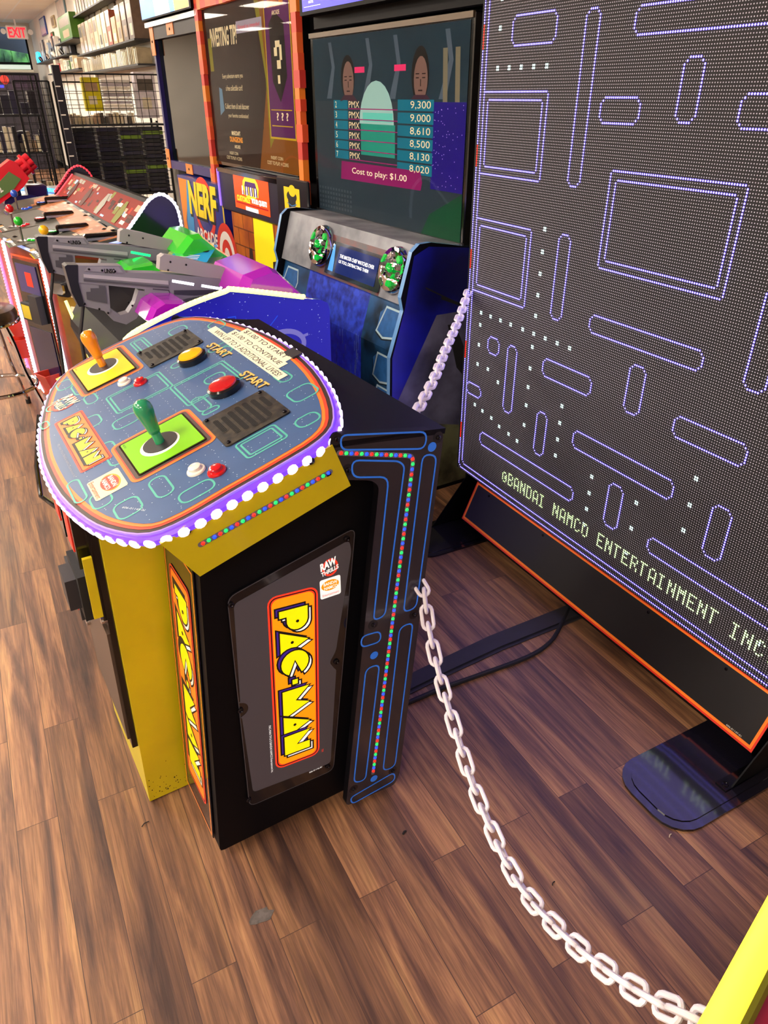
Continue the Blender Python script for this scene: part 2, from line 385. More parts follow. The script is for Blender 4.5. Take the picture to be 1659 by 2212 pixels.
# logo letters drawn once, used on three plates.  U runs along the reading direction, V is up
LY = mat('logo_yellow', 'f4e004', .4, em=0); LP = mat('logo_purple', '3a1a96', .4); LK = mat('logo_black', '120c10', .5)
def arc(cx, cy, r, a0, a1, n=10, ry=None): return [(cx+r*math.cos(math.radians(a0+(a1-a0)*i/n)), cy+(ry or r)*math.sin(math.radians(a0+(a1-a0)*i/n))) for i in range(n+1)]
GL_P = [(0, 0), (0, 1), (.45, 1)] + arc(.45, .62, .38, 80, -80, 8) + [(.3, .24), (.3, 0)]
GL_A = [(0, 0), (.5, 1.02), (1.0, 0)]
GL_C = arc(.5, .5, .5, 25, 335, 18) + [(.42, .5)]
GL_H = [(0, .36), (0, .6), (.24, .6), (.24, .36)]
GL_M = [(0, 0), (.02, 1.02), (.5, .52), (.72, 1.02), (1.18, 0)]
GL_N = [(0, 0), (.0, 1.02), (.5, .5), (.5, .98), (.86, .98), (.86, 0)]
def logo(sh, x, y, W, Hh, MY, MP, MW, MK, h):
    run = [(GL_P, 0), (GL_A, .76), (GL_C, 1.56), (GL_H, 2.68), (GL_M, 3.06), (GL_A, 4.1), (GL_N, 4.96)]
    tot = 5.84
    for gi, (gl, ox) in enumerate(run):
        k = W/tot; T = lambda p, dx, dy: (x+(ox+p[0]+dx)*k, y+(p[1]+dy)*Hh)
        hh = h + gi*.00012
        for dx, dy, m, e in ((-.1, -.11, MP, 0), (.1, .1, MW, .00004), (0, 0, MY, .00008)):
            q = [T(p, dx, dy) for p in gl]; sh.poly(q, m, hh+e); sh.stroke(q, k*.055, MK, hh+e+.00002)
    for cx, cy, ox in ((.5, .62, .0), (.48, .42, .76), (.48, .42, 4.1)):
        sh.poly(circ(x+(ox+cx)*W/tot, y+cy*Hh, W/tot*.055, 10), MK, h+.0011)
def bar(sh, x0, y0, x1, y1, MR, MO, MK, h, r):
    sh.poly(rr(x0, y0, x1, y1, r), MR, h); d = (y1-y0)*.05
    sh.stroke(rr(x0+d, y0+d, x1-d, y1-d, r-d), d*.5, MK, h+.0001); sh.poly(rr(x0+d*1.6, y0+d*1.6, x1-d*1.6, y1-d*1.6, r-d), MO, h+.00015)
# lit side marquee (a backlit sign)
def lit(name, col, e): return mat(name, col, .4, em=e, emcol=col)
E_ = .6
LIT = dict(plate=lit('lit_grey', '4c4850', .12), Y=lit('lit_yellow', 'f6ea00', E_), O=lit('lit_orange', 'fa9808', E_), R=lit('lit_red', 'ee3a22', E_), W=lit('lit_white', 'fafafa', E_), P_=lit('lit_purple', '40209c', .3))
g = G(); sh = Sheet(g, (0, 0, 0), (1, 0, 0), (0, 0, 1))
pl = [(.088, .146), (.103, .774), (.401, .846), (.319, .134)]
sh.poly(roundpoly(pl, .02), mat('smoked_acrylic', '17151a', .12, coat=.6), .001, .004)
sh.stroke(roundpoly(pl, .02), .002, mat('acrylic_edge', '4c4a52', .3), .0052)
mq = g.build('side_marquee', ped)
g = G(); sh = Sheet(g, (0, -.0052, 0), (1, 0, 0), (0, 0, 1))
def notch(cx, cz, side): return [(cx+side*(.022*math.cos(a)), cz+.022*math.sin(a)) for a in [math.radians(v) for v in ((90, 45, 0, -45, -90) if side > 0 else (-90, -45, 0, 45, 90))]]
li = [(.101, .19), (.099, .44)] + list(reversed(notch(.096, .466, 1))) + [(.1, .49), (.114, .755), (.385, .82), (.39, .79), (.342, .53)] + [(.334, .515), (.323, .5), (.334, .478), (.34, .47)] + [(.312, .165)]
sh.poly(roundpoly(li, .012), LIT['plate'], .0004)
for p in ((.098, .466), (.341, .495), (.108, .756), (.379, .825), (.088, .173), (.303, .159)): screw(g, sh.p(*p, .0008), sh.N, .007)
g.build('light_panel', mq)
g = G(); sv = Sheet(g, (0, -.0058, 0), (0, 0, -1), (1, 0, 0))       # reads downwards
# slight shear so the bar follows the plate
U = Vector((-.0215*1.0, 0, -.51)); U.normalize(); sv = Sheet(g, (0, -.0058, 0), U, (1, 0, .0)); sv.O = Vector((.1855, -.0058, .742)); sv.V = Vector((.99, 0, -.1))
bar(sv, 0, 0, .512, .12, LIT['R'], LIT['O'], LK, .0004, .022)
logo(sv, .042, .024, .435, .072, LIT['Y'], LIT['P_'], LIT['W'], LK, .0008)
sv.text('TM', .5, .125, .01, .006, LIT['R'], .0006)
sv.text('PAC-MAN TM & © BANDAI NAMCO Entertainment Inc.', .36, -.012, .155, .006, LIT['W'], .0006)
sh = Sheet(g, (0, -.0058, 0), (1, 0, -.02), (0, 0, 1))
sh.poly(rr(.309, .695, .36, .746, .005), LIT['W'], .0004); sh.poly(circ(.334, .727, .022, 18, .014), LIT['O'], .0006)
sh.text('BANDAI', .318, .728, .033, .008, LIT['W'], .0008, .02); sh.text('NAMCO', .319, .717, .033, .008, LIT['W'], .0008, .02); sh.text('Entertainment', .314, .7, .041, .007, LIT['R'], .0008)
sh.stroke(circ(.336, .773, .017, 16, .02), .005, LIT['R'], .0004); sh.text('RAW', .313, .768, .04, .02, LIT['W'], .0007, .04, .2, .25); sh.text('THRILLS', .314, .754, .044, .011, LIT['W'], .0008, .03, .2, .25)
sh.text('606-01146-01', .251, .17, .036, .005, LIT['W'], .0006)
g.build('printed_logo', mq)
# front marquees either side of the column
for y0 in (.03, .68):
    g = G(); fs = Sheet(g, (-.004, y0, 0), (0, 1, 0), (.07, 0, 1)); fs.N = -fs.N
    fs.rect(0, .05, .2, .84, mat('dark_plate', '1a1420', .2, coat=.4), .001, .003); f_o = g.build('front_marquee', ped)
    g = G(); fs = Sheet(g, (-.009, y0+.2, 0), (0, 0, -1), (0, -1, 0)); fs.U = Vector((-.07, 0, -1)); fs.O = Vector((.047, y0+.2, .8))
    fs.N = Vector((-1, 0, 0)); fs.stroke([(-.03, .004), (.74, .004), (.74, .196), (-.03, .196)], .004, ORG, .0006)
    bar(fs, .03, .03, .67, .17, RED, ORG, LK, .0006, .02); logo(fs, .07, .06, .54, .085, LY, LK, WHITE, LK, .0009)
    g.build('printed_logo', f_o)
# apron box under the deck
g = G(); g.px([(-.015, .966), (.333, 1.074), (.37, .976), (.045, .874)], -.047, .957, YEL)
sh = Sheet(g, (0, -.047, 0), (1, 0, 0), (0, 0, 1)); a = math.atan2(.075, .262)
for p in ((.034, .978), (.285, 1.053)):
    g.lathe([(.012, 0), (.012, .001), (0, .001)], mat('yellow_dent', 'b8a412', .4), sh.p(*p, 0), sh.N, 16); screw(g, sh.p(*p, .001), sh.N, .0075)
ap = g.build('apron', ped)
LR, LG, LB = (mat('led_'+n_, c_, .3, em=e_, emcol=c_) for n_, c_, e_ in (('red', 'ff1808', 3), ('green', '10ff50', 2.2), ('blue', '1030ff', 4)))
TUBE = mat('clear_led_tube', '6a6a78', .2)
def ledbar(g, sh, path, wd, step, r):
    N = len(path); sh.stroke(path, wd, TUBE, .001, False)
    for e in (path[0], path[-1]): sh.poly(circ(*e, wd/2, 12), TUBE, .0009)
    pt = along(path, step, step*.4)
    for i, m in enumerate((LR, LG, LB)):
        sh.led(pt[i::3], r, [m], .0012, r*.8)
    for i in range(len(pt)-1):     # light spilling inside the clear tube
        pass
g = G(); sh = Sheet(g, (0, -.047, 0), (1, 0, 0), (0, 0, 1)); ledbar(g, sh, [(.055, .942), (.325, 1.019)], .011, .0118, .0042); sh.stroke([(.317, 1.014), (.326, 1.0165)], .008, BLK, .0016, False); g.build('led_bar', ap)
# rear shroud and its deck
g = G(); g.px([(.44, .04), (.485, .04), (.585, 1.036), (.33, 1.068), (.33, 1.0), (.52, .96)], -.028, .938, BLK); g.build('rear_cabinet', ped)
g = G(); g.px([(.336, 1.078), (.602, 1.047), (.6, 1.035), (.334, 1.066)], -.044, .954, BLK); g.build('top_deck', ped)
DEC = mat('decal_charcoal', '2a2732', .22, coat=.5, noise=.12, nscale=6); NEON = mat('decal_blue', '2f78ea', .35, em=.12, emcol='2f78ea')
def dec_side(ysign):
    g = G(); y_out = -.044 if ysign < 0 else .954
    pts = [(.332, .025), (.484, .012), (.499, .045), (.597, 1.03), (.588, 1.047), (.35, 1.09), (.33, 1.084), (.325, 1.0), (.42, .973), (.438, .955)]
    g.px(roundpoly(pts, .014, 3), y_out, y_out + (.02 if ysign < 0 else -.02), DEC, BLK)
    d = g.build('side_panel', ped); 
    g = G(); sh = Sheet(g, (0, y_out, 0), (1, 0, 0), (0, 0, 1)) if ysign < 0 else Sheet(g, (0, y_out, 0), (-1, 0, 0), (0, 0, 1))
    k = 1 if ysign < 0 else -1
    def st(pts, r=.02, cl=True): sh.stroke([(k*a, b) for a, b in roundpoly(pts, r)], .004, NEON, .0008, cl)
    st([(.352, 1.089), (.554, 1.05), (.55, 1.012), (.352, 1.058)], .03)
    st([(.375, 1.03), (.485, 1.0), (.4995, .985), (.452, .612), (.421, .61), (.461, .97), (.375, .992)], .022)
    st([(.545, 1.0), (.581, .99), (.539, .6), (.503, .6)], .022)
    st([(.493, .56), (.531, .56), (.484, .085), (.446, .09)], .022); st([(.399, .475), (.437, .472), (.392, .09), (.357, .1)], .022)
    st([(.389, .578), (.44, .572), (.44, .54), (.387, .545)], .016); st([(.345, .05), (.482, .064), (.485, .03), (.35, .022)], .017)
    for x, z in ((.568, 1.012), (.422, .506), (.418, .079)): sh.poly(circ(k*x, z, .011, 16), NEON, .0008)
    g.build('decal_lines', d); g = G(); sh2 = Sheet(g, (0, y_out, 0), sh.U, (0, 0, 1))
    path = [(k*a, b) for a, b in roundpoly([(.347, 1.053), (.523, 1.003), (.415, .102)], .016)[5:-5]]
    path = [(k*.347, 1.053)] + [(k*a, b) for a, b in [(.508, 1.007), (.515, 1.003), (.519, .997), (.52, .988)]] + [(k*.415, .102)]
    ledbar(g, sh2, path, .011, .0119, .0042); g.build('led_bar', d)
    for x, z in ((.583, 1.03), (.365, 1.011), (.533, .582), (.42, .599), (.356, .077), (.477, .073), (.343, 1.083)):
        g = G(); sh3 = Sheet(g, (0, y_out, 0), sh.U, (0, 0, 1)); sh3.poly(circ(k*x, z, .013, 16), mat('decal_dark', '19161e', .3), .0005); screw(g, sh3.p(k*x, z, .0006), sh3.N, .0055); g.build('screw', d)
dec_side(-1); dec_side(1)
# the joystick deck
KC = math.sqrt(1+.312**2)
loop = [(-.753,-.080),(-.632,-.112),(-.53,-.128),(-.424,-.136),(-.274,-.132),(-.132,-.107),(-.044,-.073),(.02,-.026),(.039,.039),(.038,.134),(.038,.232),(.031,.327),(-.012,.383),(-.133,.432),(-.29,.463),(-.488,.472),(-.681,.450),(-.837,.410),(-.918,.351),(-.951,.242),(-.952,.12),(-.925,.02),(-.856,-.04)]      # (t, s)
loop = catmull(loop, 3)
DK = lambda g: Sheet(g, (0, 0, .987), (0, -1, 0), (1/KC, 0, .312/KC))
g = G(); sh = DK(g)
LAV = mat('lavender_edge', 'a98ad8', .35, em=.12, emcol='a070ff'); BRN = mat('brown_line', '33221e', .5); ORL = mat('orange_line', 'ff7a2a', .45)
RDL = mat('redorange_line', 'e8402a', .45); BLU = mat('deck_blue_print', '3c5a86', .42, noise=.1, nscale=12, bump=.05)
out = inset(loop, -.003)
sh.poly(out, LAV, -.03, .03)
sh.poly(loop, BRN, .0006); sh.poly(inset(loop, .008), RDL, .0012); sh.poly(inset(loop, .0145), ORL, .0018); sh.poly(inset(loop, .022), BLU, .0024)
deck = g.build('control_deck', ped)
g = G(); sh = DK(g); VIO = mat('violet_led_strip', '5a30ff', .4, em=1.7, emcol='5a2cff'); BULB = mat('white_violet_bulb', 'ffffff', .3, em=3.5, emcol='e4ccff')
ring = inset(loop, -.003); g.tube([sh.p(x, y, -.015) for x, y in ring], .0105, VIO, 8, True)
cl = inset(loop, -.0105); cl = cl + [cl[0]]
for x, y in []:
    pass
N_ = len(cl)-1; acc = 0
for i in range(N_):
    a, b = Vector(cl[i]), Vector(cl[i+1]); L = (b-a).length; t_ = (b-a)/max(L, 1e-6); nn = Vector((t_.y, -t_.x))
    while acc < L:
        q = a + t_*acc; o = sh.p(q.x, q.y, -.017); ax = (sh.U*nn.x + sh.V*nn.y - sh.N*.3); g.lathe([(.0112, 0), (.011, .003), (.008, .0055), (0, .006)], BULB, o, ax, 10); acc += .0325
    acc -= L
plabel(g.build('led_strip', ped), 'violet LED strip with white bulbs')
# printed maze-like linework (plain rounded shapes)
g = G(); sh = DK(g); TE = mat('teal_line', '4fb09c', .45); DOT = mat('pale_dot', 'c8d4dc', .5)
def pill(x0, y0, x1, y1, r=.016): sh.stroke(rr(x0, y0, x1, y1, r), .0042, TE, .0028)
def dbl(x0, y0, x1, y1, r=.008): pill(x0, y0, x1, y1, r); pill(x0+.009, y0+.009, x1-.009, y1-.009, r*.5)
for a in ((-.62, .055, -.5, .2), (-.5, .19, -.36, .335), (-.56, -.03, -.5, .018), (-.47, .03, -.42, .09), (-.39, -.02, -.27, .01), (-.69, .01, -.63, .04), (-.14, .02, -.06, .055), (-.3, .2, -.28, .24), (-.62, .23, -.59, .3),
          (-.85, .3, -.8, .35), (-.9, .2, -.78, .24), (-.76, .39, -.7, .43), (-.57, .35, -.53, .38), (-.3, .38, -.24, .41), (-.19, .36, -.13, .42), (-.07, .32, -.03, .37), (-.1, .2, -.03, .29), (-.12, -.06, -.06, -.01), (-.2, -.09, -.14, -.05),
          (-.3, -.115, -.2, -.09), (-.8, .0, -.72, .03), (-.74, -.08, -.7, -.02), (-.66, -.11, -.62, -.09), (-.45, .26, -.41, .31), (-.24, .1, -.22, .17), (-.04, .05, .0, .12), (-.86, -.03, -.8, .01), (-.6, .33, -.575, .40), (-.38, .2, -.3, .23)):
    if a in ((-.62, .055, -.5, .2), (-.5, .19, -.36, .335), (-.1, .2, -.03, .29), (-.9, .2, -.78, .24)): dbl(*a)
    else: pill(*a)
ins = inset(loop, .03)
def inside(x, y, pg):
    c = False; N = len(pg)
    for i in range(N):
        (a, b), (d, e) = pg[i-1], pg[i]
        if (b > y) != (e > y) and x < (d-a)*(y-b)/(e-b)+a: c = not c
    return c
g2 = [(-.93+.0195*i, -.13+.058*j) for i in range(50) for j in range(12)] + [(-.93+.062*i, -.13+.0195*j) for i in range(16) for j in range(32)]
for x, y in g2:
    if inside(x, y, ins): sh.poly(circ(x, y, .0011, 5), DOT, .0028)
sh.text('606-01145-01', -.1, -.045, .06, .005, DOT, .003, rot=.55)
deco = g.build('printed_lines', deck)
# joystick plates, sticks
def plate(tc, sc_, col, colname, stickcol, tsx):
    g = G(); sh = DK(g); a, b = tc; c, d = sc_
    sh.poly(rr(a-.022, c-.022, b+.022, d+.022, .02), ORL, .0031); sh.poly(rr(a-.015, c-.015, b+.015, d+.015, .014), RDL, .0033)
    sh.poly(rr(a-.012, c-.012, b+.012, d+.012, .01), mat('plate_brown_band', '4a3a34', .5), .0035)  # even brown band around the plate
    sh.poly(rr(a-.004, c-.004, b+.004, d+.004, .006), BLKG, .0036, .002)
    sh.poly(rr(a, c, b, d, .003), mat(colname, col, .35), .0036, .0028)
    x, y = tsx; sh.poly(circ(x+.004, y-.002, .044, 28), WHITE, .0066); sh.poly(circ(x, y, .038, 28), mat('dust_washer', '26262a', .4), .0068, .0012)
    sh.text('BAT61', a+.006, c+.004, .018, .005, BLKM, .0068)
    pl_ = g.build('joystick_plate', deck)
    g = G(); m = mat('stick_'+colname, stickcol, .22, coat=.5); o = sh.p(x, y, .007)
    ax = sh.N + sh.U*(-.10) + sh.V*.04
    g.lathe([(.0105, 0), (.01, .022), (.0095, .023), (.0125, .026), (.0135, .036), (.0172, .06), (.0195, .071), (.0201, .079), (.0188, .088), (.014, .0955), (.007, .099), (0, .1)], m, o, ax, 24)
    plabel(g.build('joystick', ped), ('orange' if colname == 'plate_yellow' else 'green') + ' bat-top joystick')
plate((-.335, -.18), (.018, .165), '7ec808', 'plate_green', '1f8a5c', (-.259, .089))
plate((-.9, -.708), (.031, .161), 'f2cc06', 'plate_yellow', 'e88c10', (-.821, .101))
# buttons
def button(t, s, r, col, name, big=False):
    g = G(); sh = DK(g); m = mat(name, col, .15, coat=.6); o = sh.p(t, s, .0028)
    if big:
        g.lathe([(r+.006, 0), (r+.006, .013), (r+.001, .0165), (r, .015)], BLKG, o, sh.N, 32); g.lathe([(r, .012), (r, .017), (r*.96, .0195), (r*.6, .0225), (0, .0235)], m, o, sh.N, 32)
    else:
        g.lathe([(r, 0), (r, .002), (r*.93, .004), (r*.68, .005), (r*.66, .011), (r*.55, .0125), (0, .0125)], m, o, sh.N, 24)
    return g.build('push_button' if not big else 'start_button', ped)
button(-.654, .116, .0185, 'e8e2d4', 'button_white'); button(-.607, .146, .0185, 'c40f16', 'button_red')
button(-.086, .109, .0195, 'e8e2d4', 'button_white'); button(-.045, .138, .0195, 'c40f16', 'button_red')
plabel(button(-.586, .285, .032, 'f2b400', 'button_amber', True), 'amber start button'); plabel(button(-.345, .279, .033, 'b80814', 'button_crimson', True), 'red start button')
# speaker grilles
SPK = mat('scuffed_black_metal', '0e0d10', .5, 0, col2='3a3428', nscale=60); HOL = mat('grille_hole', '020202', .9)
for (t0, t1, s0, s1) in ((-.798, -.66, .19, .345), (-.256, -.107, .185, .336)):
    g = G(); sh = DK(g); sh.poly(rr(t0, s0, t1, s1, .008), SPK, .0028, .003); 
    W_ = t1-t0; ln = (.45, .62, .72, .78, .78, .7, .4)
    for i in range(7):
        s_ = s0+.022+i*.0185; l = W_*ln[i]; c = (t0+t1)/2 - (W_*.1 if i in (0, 6) else 0)
        sh.stroke(rr(c-l/2, s_-.0065, c+l/2, s_+.0065, .0065), .0016, SPK, .0064); sh.poly(rr(c-l/2, s_-.006, c+l/2, s_+.006, .006), HOL, .006)
        for k in range(int(l/.006)):
            for j in (-1, 0, 1): sh.poly(circ(c-l/2+.005+k*.006, s_+j*.0034, .001, 4), SPK, .0062)
    for x, y in ((t0+.01, s0+.01), (t1-.01, s0+.01), (t0+.01, s1-.01), (t1-.01, s1-.01)): screw(g, sh.p(x, y, .006), sh.N, .0045)
    g.build('speaker_grille', deck)
# printed logos and words on the deck
TAN2 = mat('ivory_print', 'f0e6c4', .4)
g = G(); sh = DK(g)
sh.poly(rr(-.621, -.08, -.312, -.007, .006), RDL, .0031); sh.stroke(rr(-.616, -.075, -.317, -.012, .004), .0012, LK, .0035); sh.poly(rr(-.614, -.073, -.319, -.014, .004), ORL, .0033)
logo(sh, -.6, -.062, .27, .037, LY, LK, WHITE, LK, .0037)
g.build('name_logo', deck); g = G(); sh = DK(g)
sh.stroke(circ(-.712, -.036, .034, 18, .03), .008, RDL, .0031); sh.text('RAW', -.75, -.036, .07, .03, BLKM, .0033, .08, .25, .1); sh.text('THRILLS', -.755, -.062, .075, .02, BLKM, .0033, .07, .25, .1); sh.text('RAW', -.75, -.036, .07, .03, TAN2, .0036, .04, .25, .1); sh.text('THRILLS', -.755, -.062, .075, .02, TAN2, .0036, .03, .25, .1)
g.build('maker_logo', deck); g = G(); sh = DK(g)
sh.poly(rr(-.258, -.08, -.17, -.011, .006), mat('cream_print', 'e6d6b0', .45), .0031); sh.poly(circ(-.214, -.038, .035, 20, .021), mat('amber_print', 'f0a020', .4), .0033); sh.poly(circ(-.214, -.04, .031, 20, .019), RDL, .0035)
sh.text('BANDAI', -.238, -.038, .048, .0105, WHITE, .0038, .02); sh.text('NAMCO', -.236, -.053, .045, .0105, WHITE, .0038, .02); sh.text('Entertainment', -.252, -.077, .076, .011, RDL, .0036)
g.build('publisher_logo', deck); g = G(); sh = DK(g)
sh.text('PAC-MAN TM & © BANDAI NAMCO Entertainment Inc.', -.5, -.096, .19, .006, mat('grey_print', '8a90a0', .5), .0034)
g.build('fine_print', deck)
for t, s in ((-.63, .338), (-.385, .33)):
    g = G(); sh = DK(g)
    sh.text('START', t+.004, s-.004, .12, .024, LK, .0031, .03, .1, .05); sh.text('START', t, s, .12, .024, mat('tan_print', 'e2b45c', .4), .0034, .03, .1, .05); g.build('start_lettering', deck)
TAPE = mat('label_tape', 'f0e8c8', .4)
for i, (t0, t1, s, tx) in enumerate(((-.612, -.33, .43, '$1.00 TO START'), (-.64, -.315, .406, '$1.00 TO CONTINUE'), (-.725, -.262, .38, 'WIN UP TO 3 ADDITIONAL LIVES!'))):
    g = G(); sh = DK(g); e = .0002*i; sh.rect(t0, s, t1, s+.025, TAPE, .003+e, .0004); sh.text(tx, t0+.012+.02*(i == 2), s+.005, t1-t0-.03-.02*(i == 2), .015, mat('ink', '141416', .5), .0036+e, .005, .15)
    g.build('paper_label', deck)
g = G(); sh = DK(g); sh.rect(-.375, .45, -.325, .476, DGREY, .001, .005); g.build('latch', ped)
g = G(); g.tube([(-.09, .8, .93), (-.13, .78, .8), (-.14, .76, .72), (-.11, .7, .7)], .006, BLKG); g.build('cable_loop', ped)
# ------------------------------------------------------------------ giant LED display
LDX, LDY = 1.62, 1.47; PT = 1.74/224
led = thing('led_display_cabinet', 'giant upright LED wall display showing blue maze lines, on black feet at the right', 'arcade display', (LDX, LDY, 0))
g = G(); g.box(.003, .16, -.885, .885, .235, 2.62, BLKM); g.build('cabinet', led)
def grid_mat():
    m = mat('led_grid_panel', '100e12', .7); nt = m.node_tree; N = nt.nodes.new; Lk = nt.links.new
    tc = N('ShaderNodeTexCoord'); sep = N('ShaderNodeSeparateXYZ'); Lk(tc.outputs['Object'], sep.inputs[0]); sq = []
    for k, off in ((1, .87), (2, -.245)):
        a = N('ShaderNodeMath'); a.operation = 'ADD'; a.inputs[1].default_value = off; Lk(sep.outputs[k], a.inputs[0])
        d = N('ShaderNodeMath'); d.operation = 'DIVIDE'; d.inputs[1].default_value = PT; Lk(a.outputs[0], d.inputs[0])
        f = N('ShaderNodeMath'); f.operation = 'FRACT'; Lk(d.outputs[0], f.inputs[0])
        s_ = N('ShaderNodeMath'); s_.operation = 'SUBTRACT'; s_.inputs[1].default_value = .5; Lk(f.outputs[0], s_.inputs[0])
        p = N('ShaderNodeMath'); p.operation = 'POWER'; p.inputs[1].default_value = 2; Lk(s_.outputs[0], p.inputs[0]); sq.append(p)
    ad = N('ShaderNodeMath'); ad.operation = 'ADD'; Lk(sq[0].outputs[0], ad.inputs[0]); Lk(sq[1].outputs[0], ad.inputs[1])
    mr = N('ShaderNodeMapRange'); mr.inputs[1].default_value = .028; mr.inputs[2].default_value = .048; mr.inputs[3].default_value = 1; mr.inputs[4].default_value = 0; Lk(ad.outputs[0], mr.inputs[0])
    mx = N('ShaderNodeMix'); mx.data_type = 'RGBA'; Lk(mr.outputs[0], mx.inputs[0]); mx.inputs[6].default_value = lin('151319'); mx.inputs[7].default_value = lin('ccc8da')
    Lk(mx.outputs[2], P(m).inputs['Base Color']); return m
g = G(); g.box(0, .003, -.87, .87, .24, 2.49, grid_mat()); g.build('screen_panel', led)
# lit diodes, plain rounded outlines and rows of dots
lit = {}
def px_(u, v, c): 
    if -1 <= u < 225 and 0 <= v < 288: lit[(u, v)] = c
def out_(u0, v0, u1, v1, c='b', r=2):
    for u in range(u0+r, u1-r+1): px_(u, v0, c); px_(u, v1, c)
    for v in range(v0+r, v1-r+1): px_(u0, v, c); px_(u1, v, c)
    if r >= 2:
        for du, dv in ((1, 1),): 
            for a, b in ((u0+1, v0+1), (u1-1, v0+1), (u0+1, v1-1), (u1-1, v1-1)): px_(a, b, c)
def outd(u0, v0, u1, v1, d=3, r=1): out_(u0, v0, u1, v1, 'b', r); out_(u0+d, v0+d, u1-d, v1-d, 'b', r)
outd(0, 0, 223, 285, 3, 2)
for a in ((3, 150, 46, 182), (3, 98, 44, 131), (86, 123, 144, 157)): outd(*a)
for a in ((20, 198, 47, 208), (63, 150, 70, 207), (76, 172, 95, 180), (87, 198, 143, 206), (111, 173, 119, 191), (135, 172, 150, 181), (156, 188, 164, 238), (21, 222, 46, 240), (61, 222, 92, 240), (100, 216, 108, 262), (136, 218, 150, 240), (62, 98, 69, 132),
          (86, 98, 142, 105), (111, 73, 119, 92), (159, 98, 167, 130), (19, 71, 28, 79), (35, 46, 42, 79), (61, 72, 92, 80), (136, 72, 167, 80), (18, 21, 91, 28), (61, 34, 68, 55), (86, 47, 142, 55), (111, 21, 119, 41), (136, 21, 210, 28), (160, 34, 168, 55),
          (3, 45, 16, 51), (185, 46, 205, 80), (180, 98, 216, 106), (180, 123, 219, 156), (180, 172, 206, 181), (184, 198, 210, 240), (172, 262, 216, 270), (20, 252, 92, 262)): out_(*a)
def dots(u0, v0, u1, v1, n):
    for i in range(n):
        t = i/max(1, n-1); u = round(u0+(u1-u0)*t); v = round(v0+(v1-v0)*t)
        for a in (0, 1):
            for b in (0, 1): px_(u+a, v+b, 'w')
dots(11, 190, 43, 190, 5); dots(11, 204, 11, 214, 2); dots(52, 132, 52, 96, 5); dots(11, 88, 76, 88, 9); dots(11, 82, 11, 62, 3); dots(52, 82, 52, 44, 5); dots(76, 62, 76, 38, 4); dots(11, 40, 48, 34, 6); dots(126, 38, 126, 14, 3); dots(100, 38, 100, 14, 4); dots(150, 60, 150, 38, 3); dots(190, 13, 214, 13, 4); dots(20, 62, 29, 58, 2)
F4 = {'©': '069bb960', 'B': 'e99e99e', 'A': '6999f99', 'N': '9ddbb99', 'D': 'e99999e', 'I': 'e44444e', 'M': '9ff9999', 'C': '6988896', 'O': '6999996', 'E': 'f88e88f', 'T': 'f444444', 'R': 'e99ea99', '.': '0000044', ' ': '0000000'}
FONT = {k: [format(int(c, 16), '04b') for c in v[:7]] for k, v in F4.items()}
for i, ch in enumerate('©BANDAI NAMCO ENTERTAINMENT INC.'):
    for r_, rowb in enumerate(FONT[ch]):
        for c_, b_ in enumerate(rowb):
            if b_ == '1': px_(40+i*5+c_, 15-r_, 't')
LBL = mat('diode_blue', '4a3cff', .4, em=3.2, emcol='6a58ff'); LBC = mat('diode_core', 'd8d4ff', .4, em=3, emcol='b8b4ff'); LWT = mat('diode_white', 'd8ffff', .4, em=2.6, emcol='d4fff8'); LTX = mat('diode_lime', 'dcffb8', .4, em=2.0, emcol='d8ffb0')
g = G(); ls = Sheet(g, (0, .87, .245), (0, -PT, 0), (0, 0, PT)); ls.N = Vector((-1, 0, 0))
LRD = mat('diode_red', 'ff2010', .4, em=2.5, emcol='ff2010')
for (u, v), c in lit.items():
    x, y = u+.5, v+.5
    m1, m2 = {'b': (LBL, LBC), 'w': (LWT, LWT), 't': (LTX, LTX)}[c]
    if c == 'b' and u == 0 and (int(v/9) % 5 == 2): m1 = m2 = LRD
    r1 = .41 if c != 't' else .4
    ls.poly(circ(x, y, r1, 6), m1, .0008)
    if c == 'b' and m1 is LBL: ls.poly(circ(x, y, .26, 6), m2, .0012)
plabel(g.build('lit_diodes', led), 'glowing blue and white LED dots')
# sloping kick panel with orange border
g = G(); A_, B_ = (-.065, .07), (.005, .232)
g.prism([(-.065, .07), (.005, .232), (.08, .232), (.08, .05), (-.055, .05)], lambda p, q, h: (p, h, q), -.727, .727, BLK)
U_ = Vector((0, -1, 0)); V_ = Vector((.07, 0, .162)).normalized(); ks = Sheet(g, (-.065, .727, .07), U_, V_)
L_ = .1765; KP = mat('kick_panel_print', '1b181a', .38, coat=.2, noise=.2, nscale=5)
ks.rect(0, 0, 1.454, L_, RED, .0006); ks.rect(.006, .0065, 1.448, L_-.003, ORG, .001); ks.rect(.0145, .0155, 1.44, L_-.009, KP, .0014)
for x in (.1, .45, .98, 1.28): 
    for y in (.155,): screw(g, ks.p(x, y, .0015), ks.N, .005)
ks.text('606-01147-01', 1.36, .018, .05, .005, WHITE, .0018)
g.build('kick_panel', led)
FT = mat('foot_steel_black', '1a1822', .12, .3, coat=1)
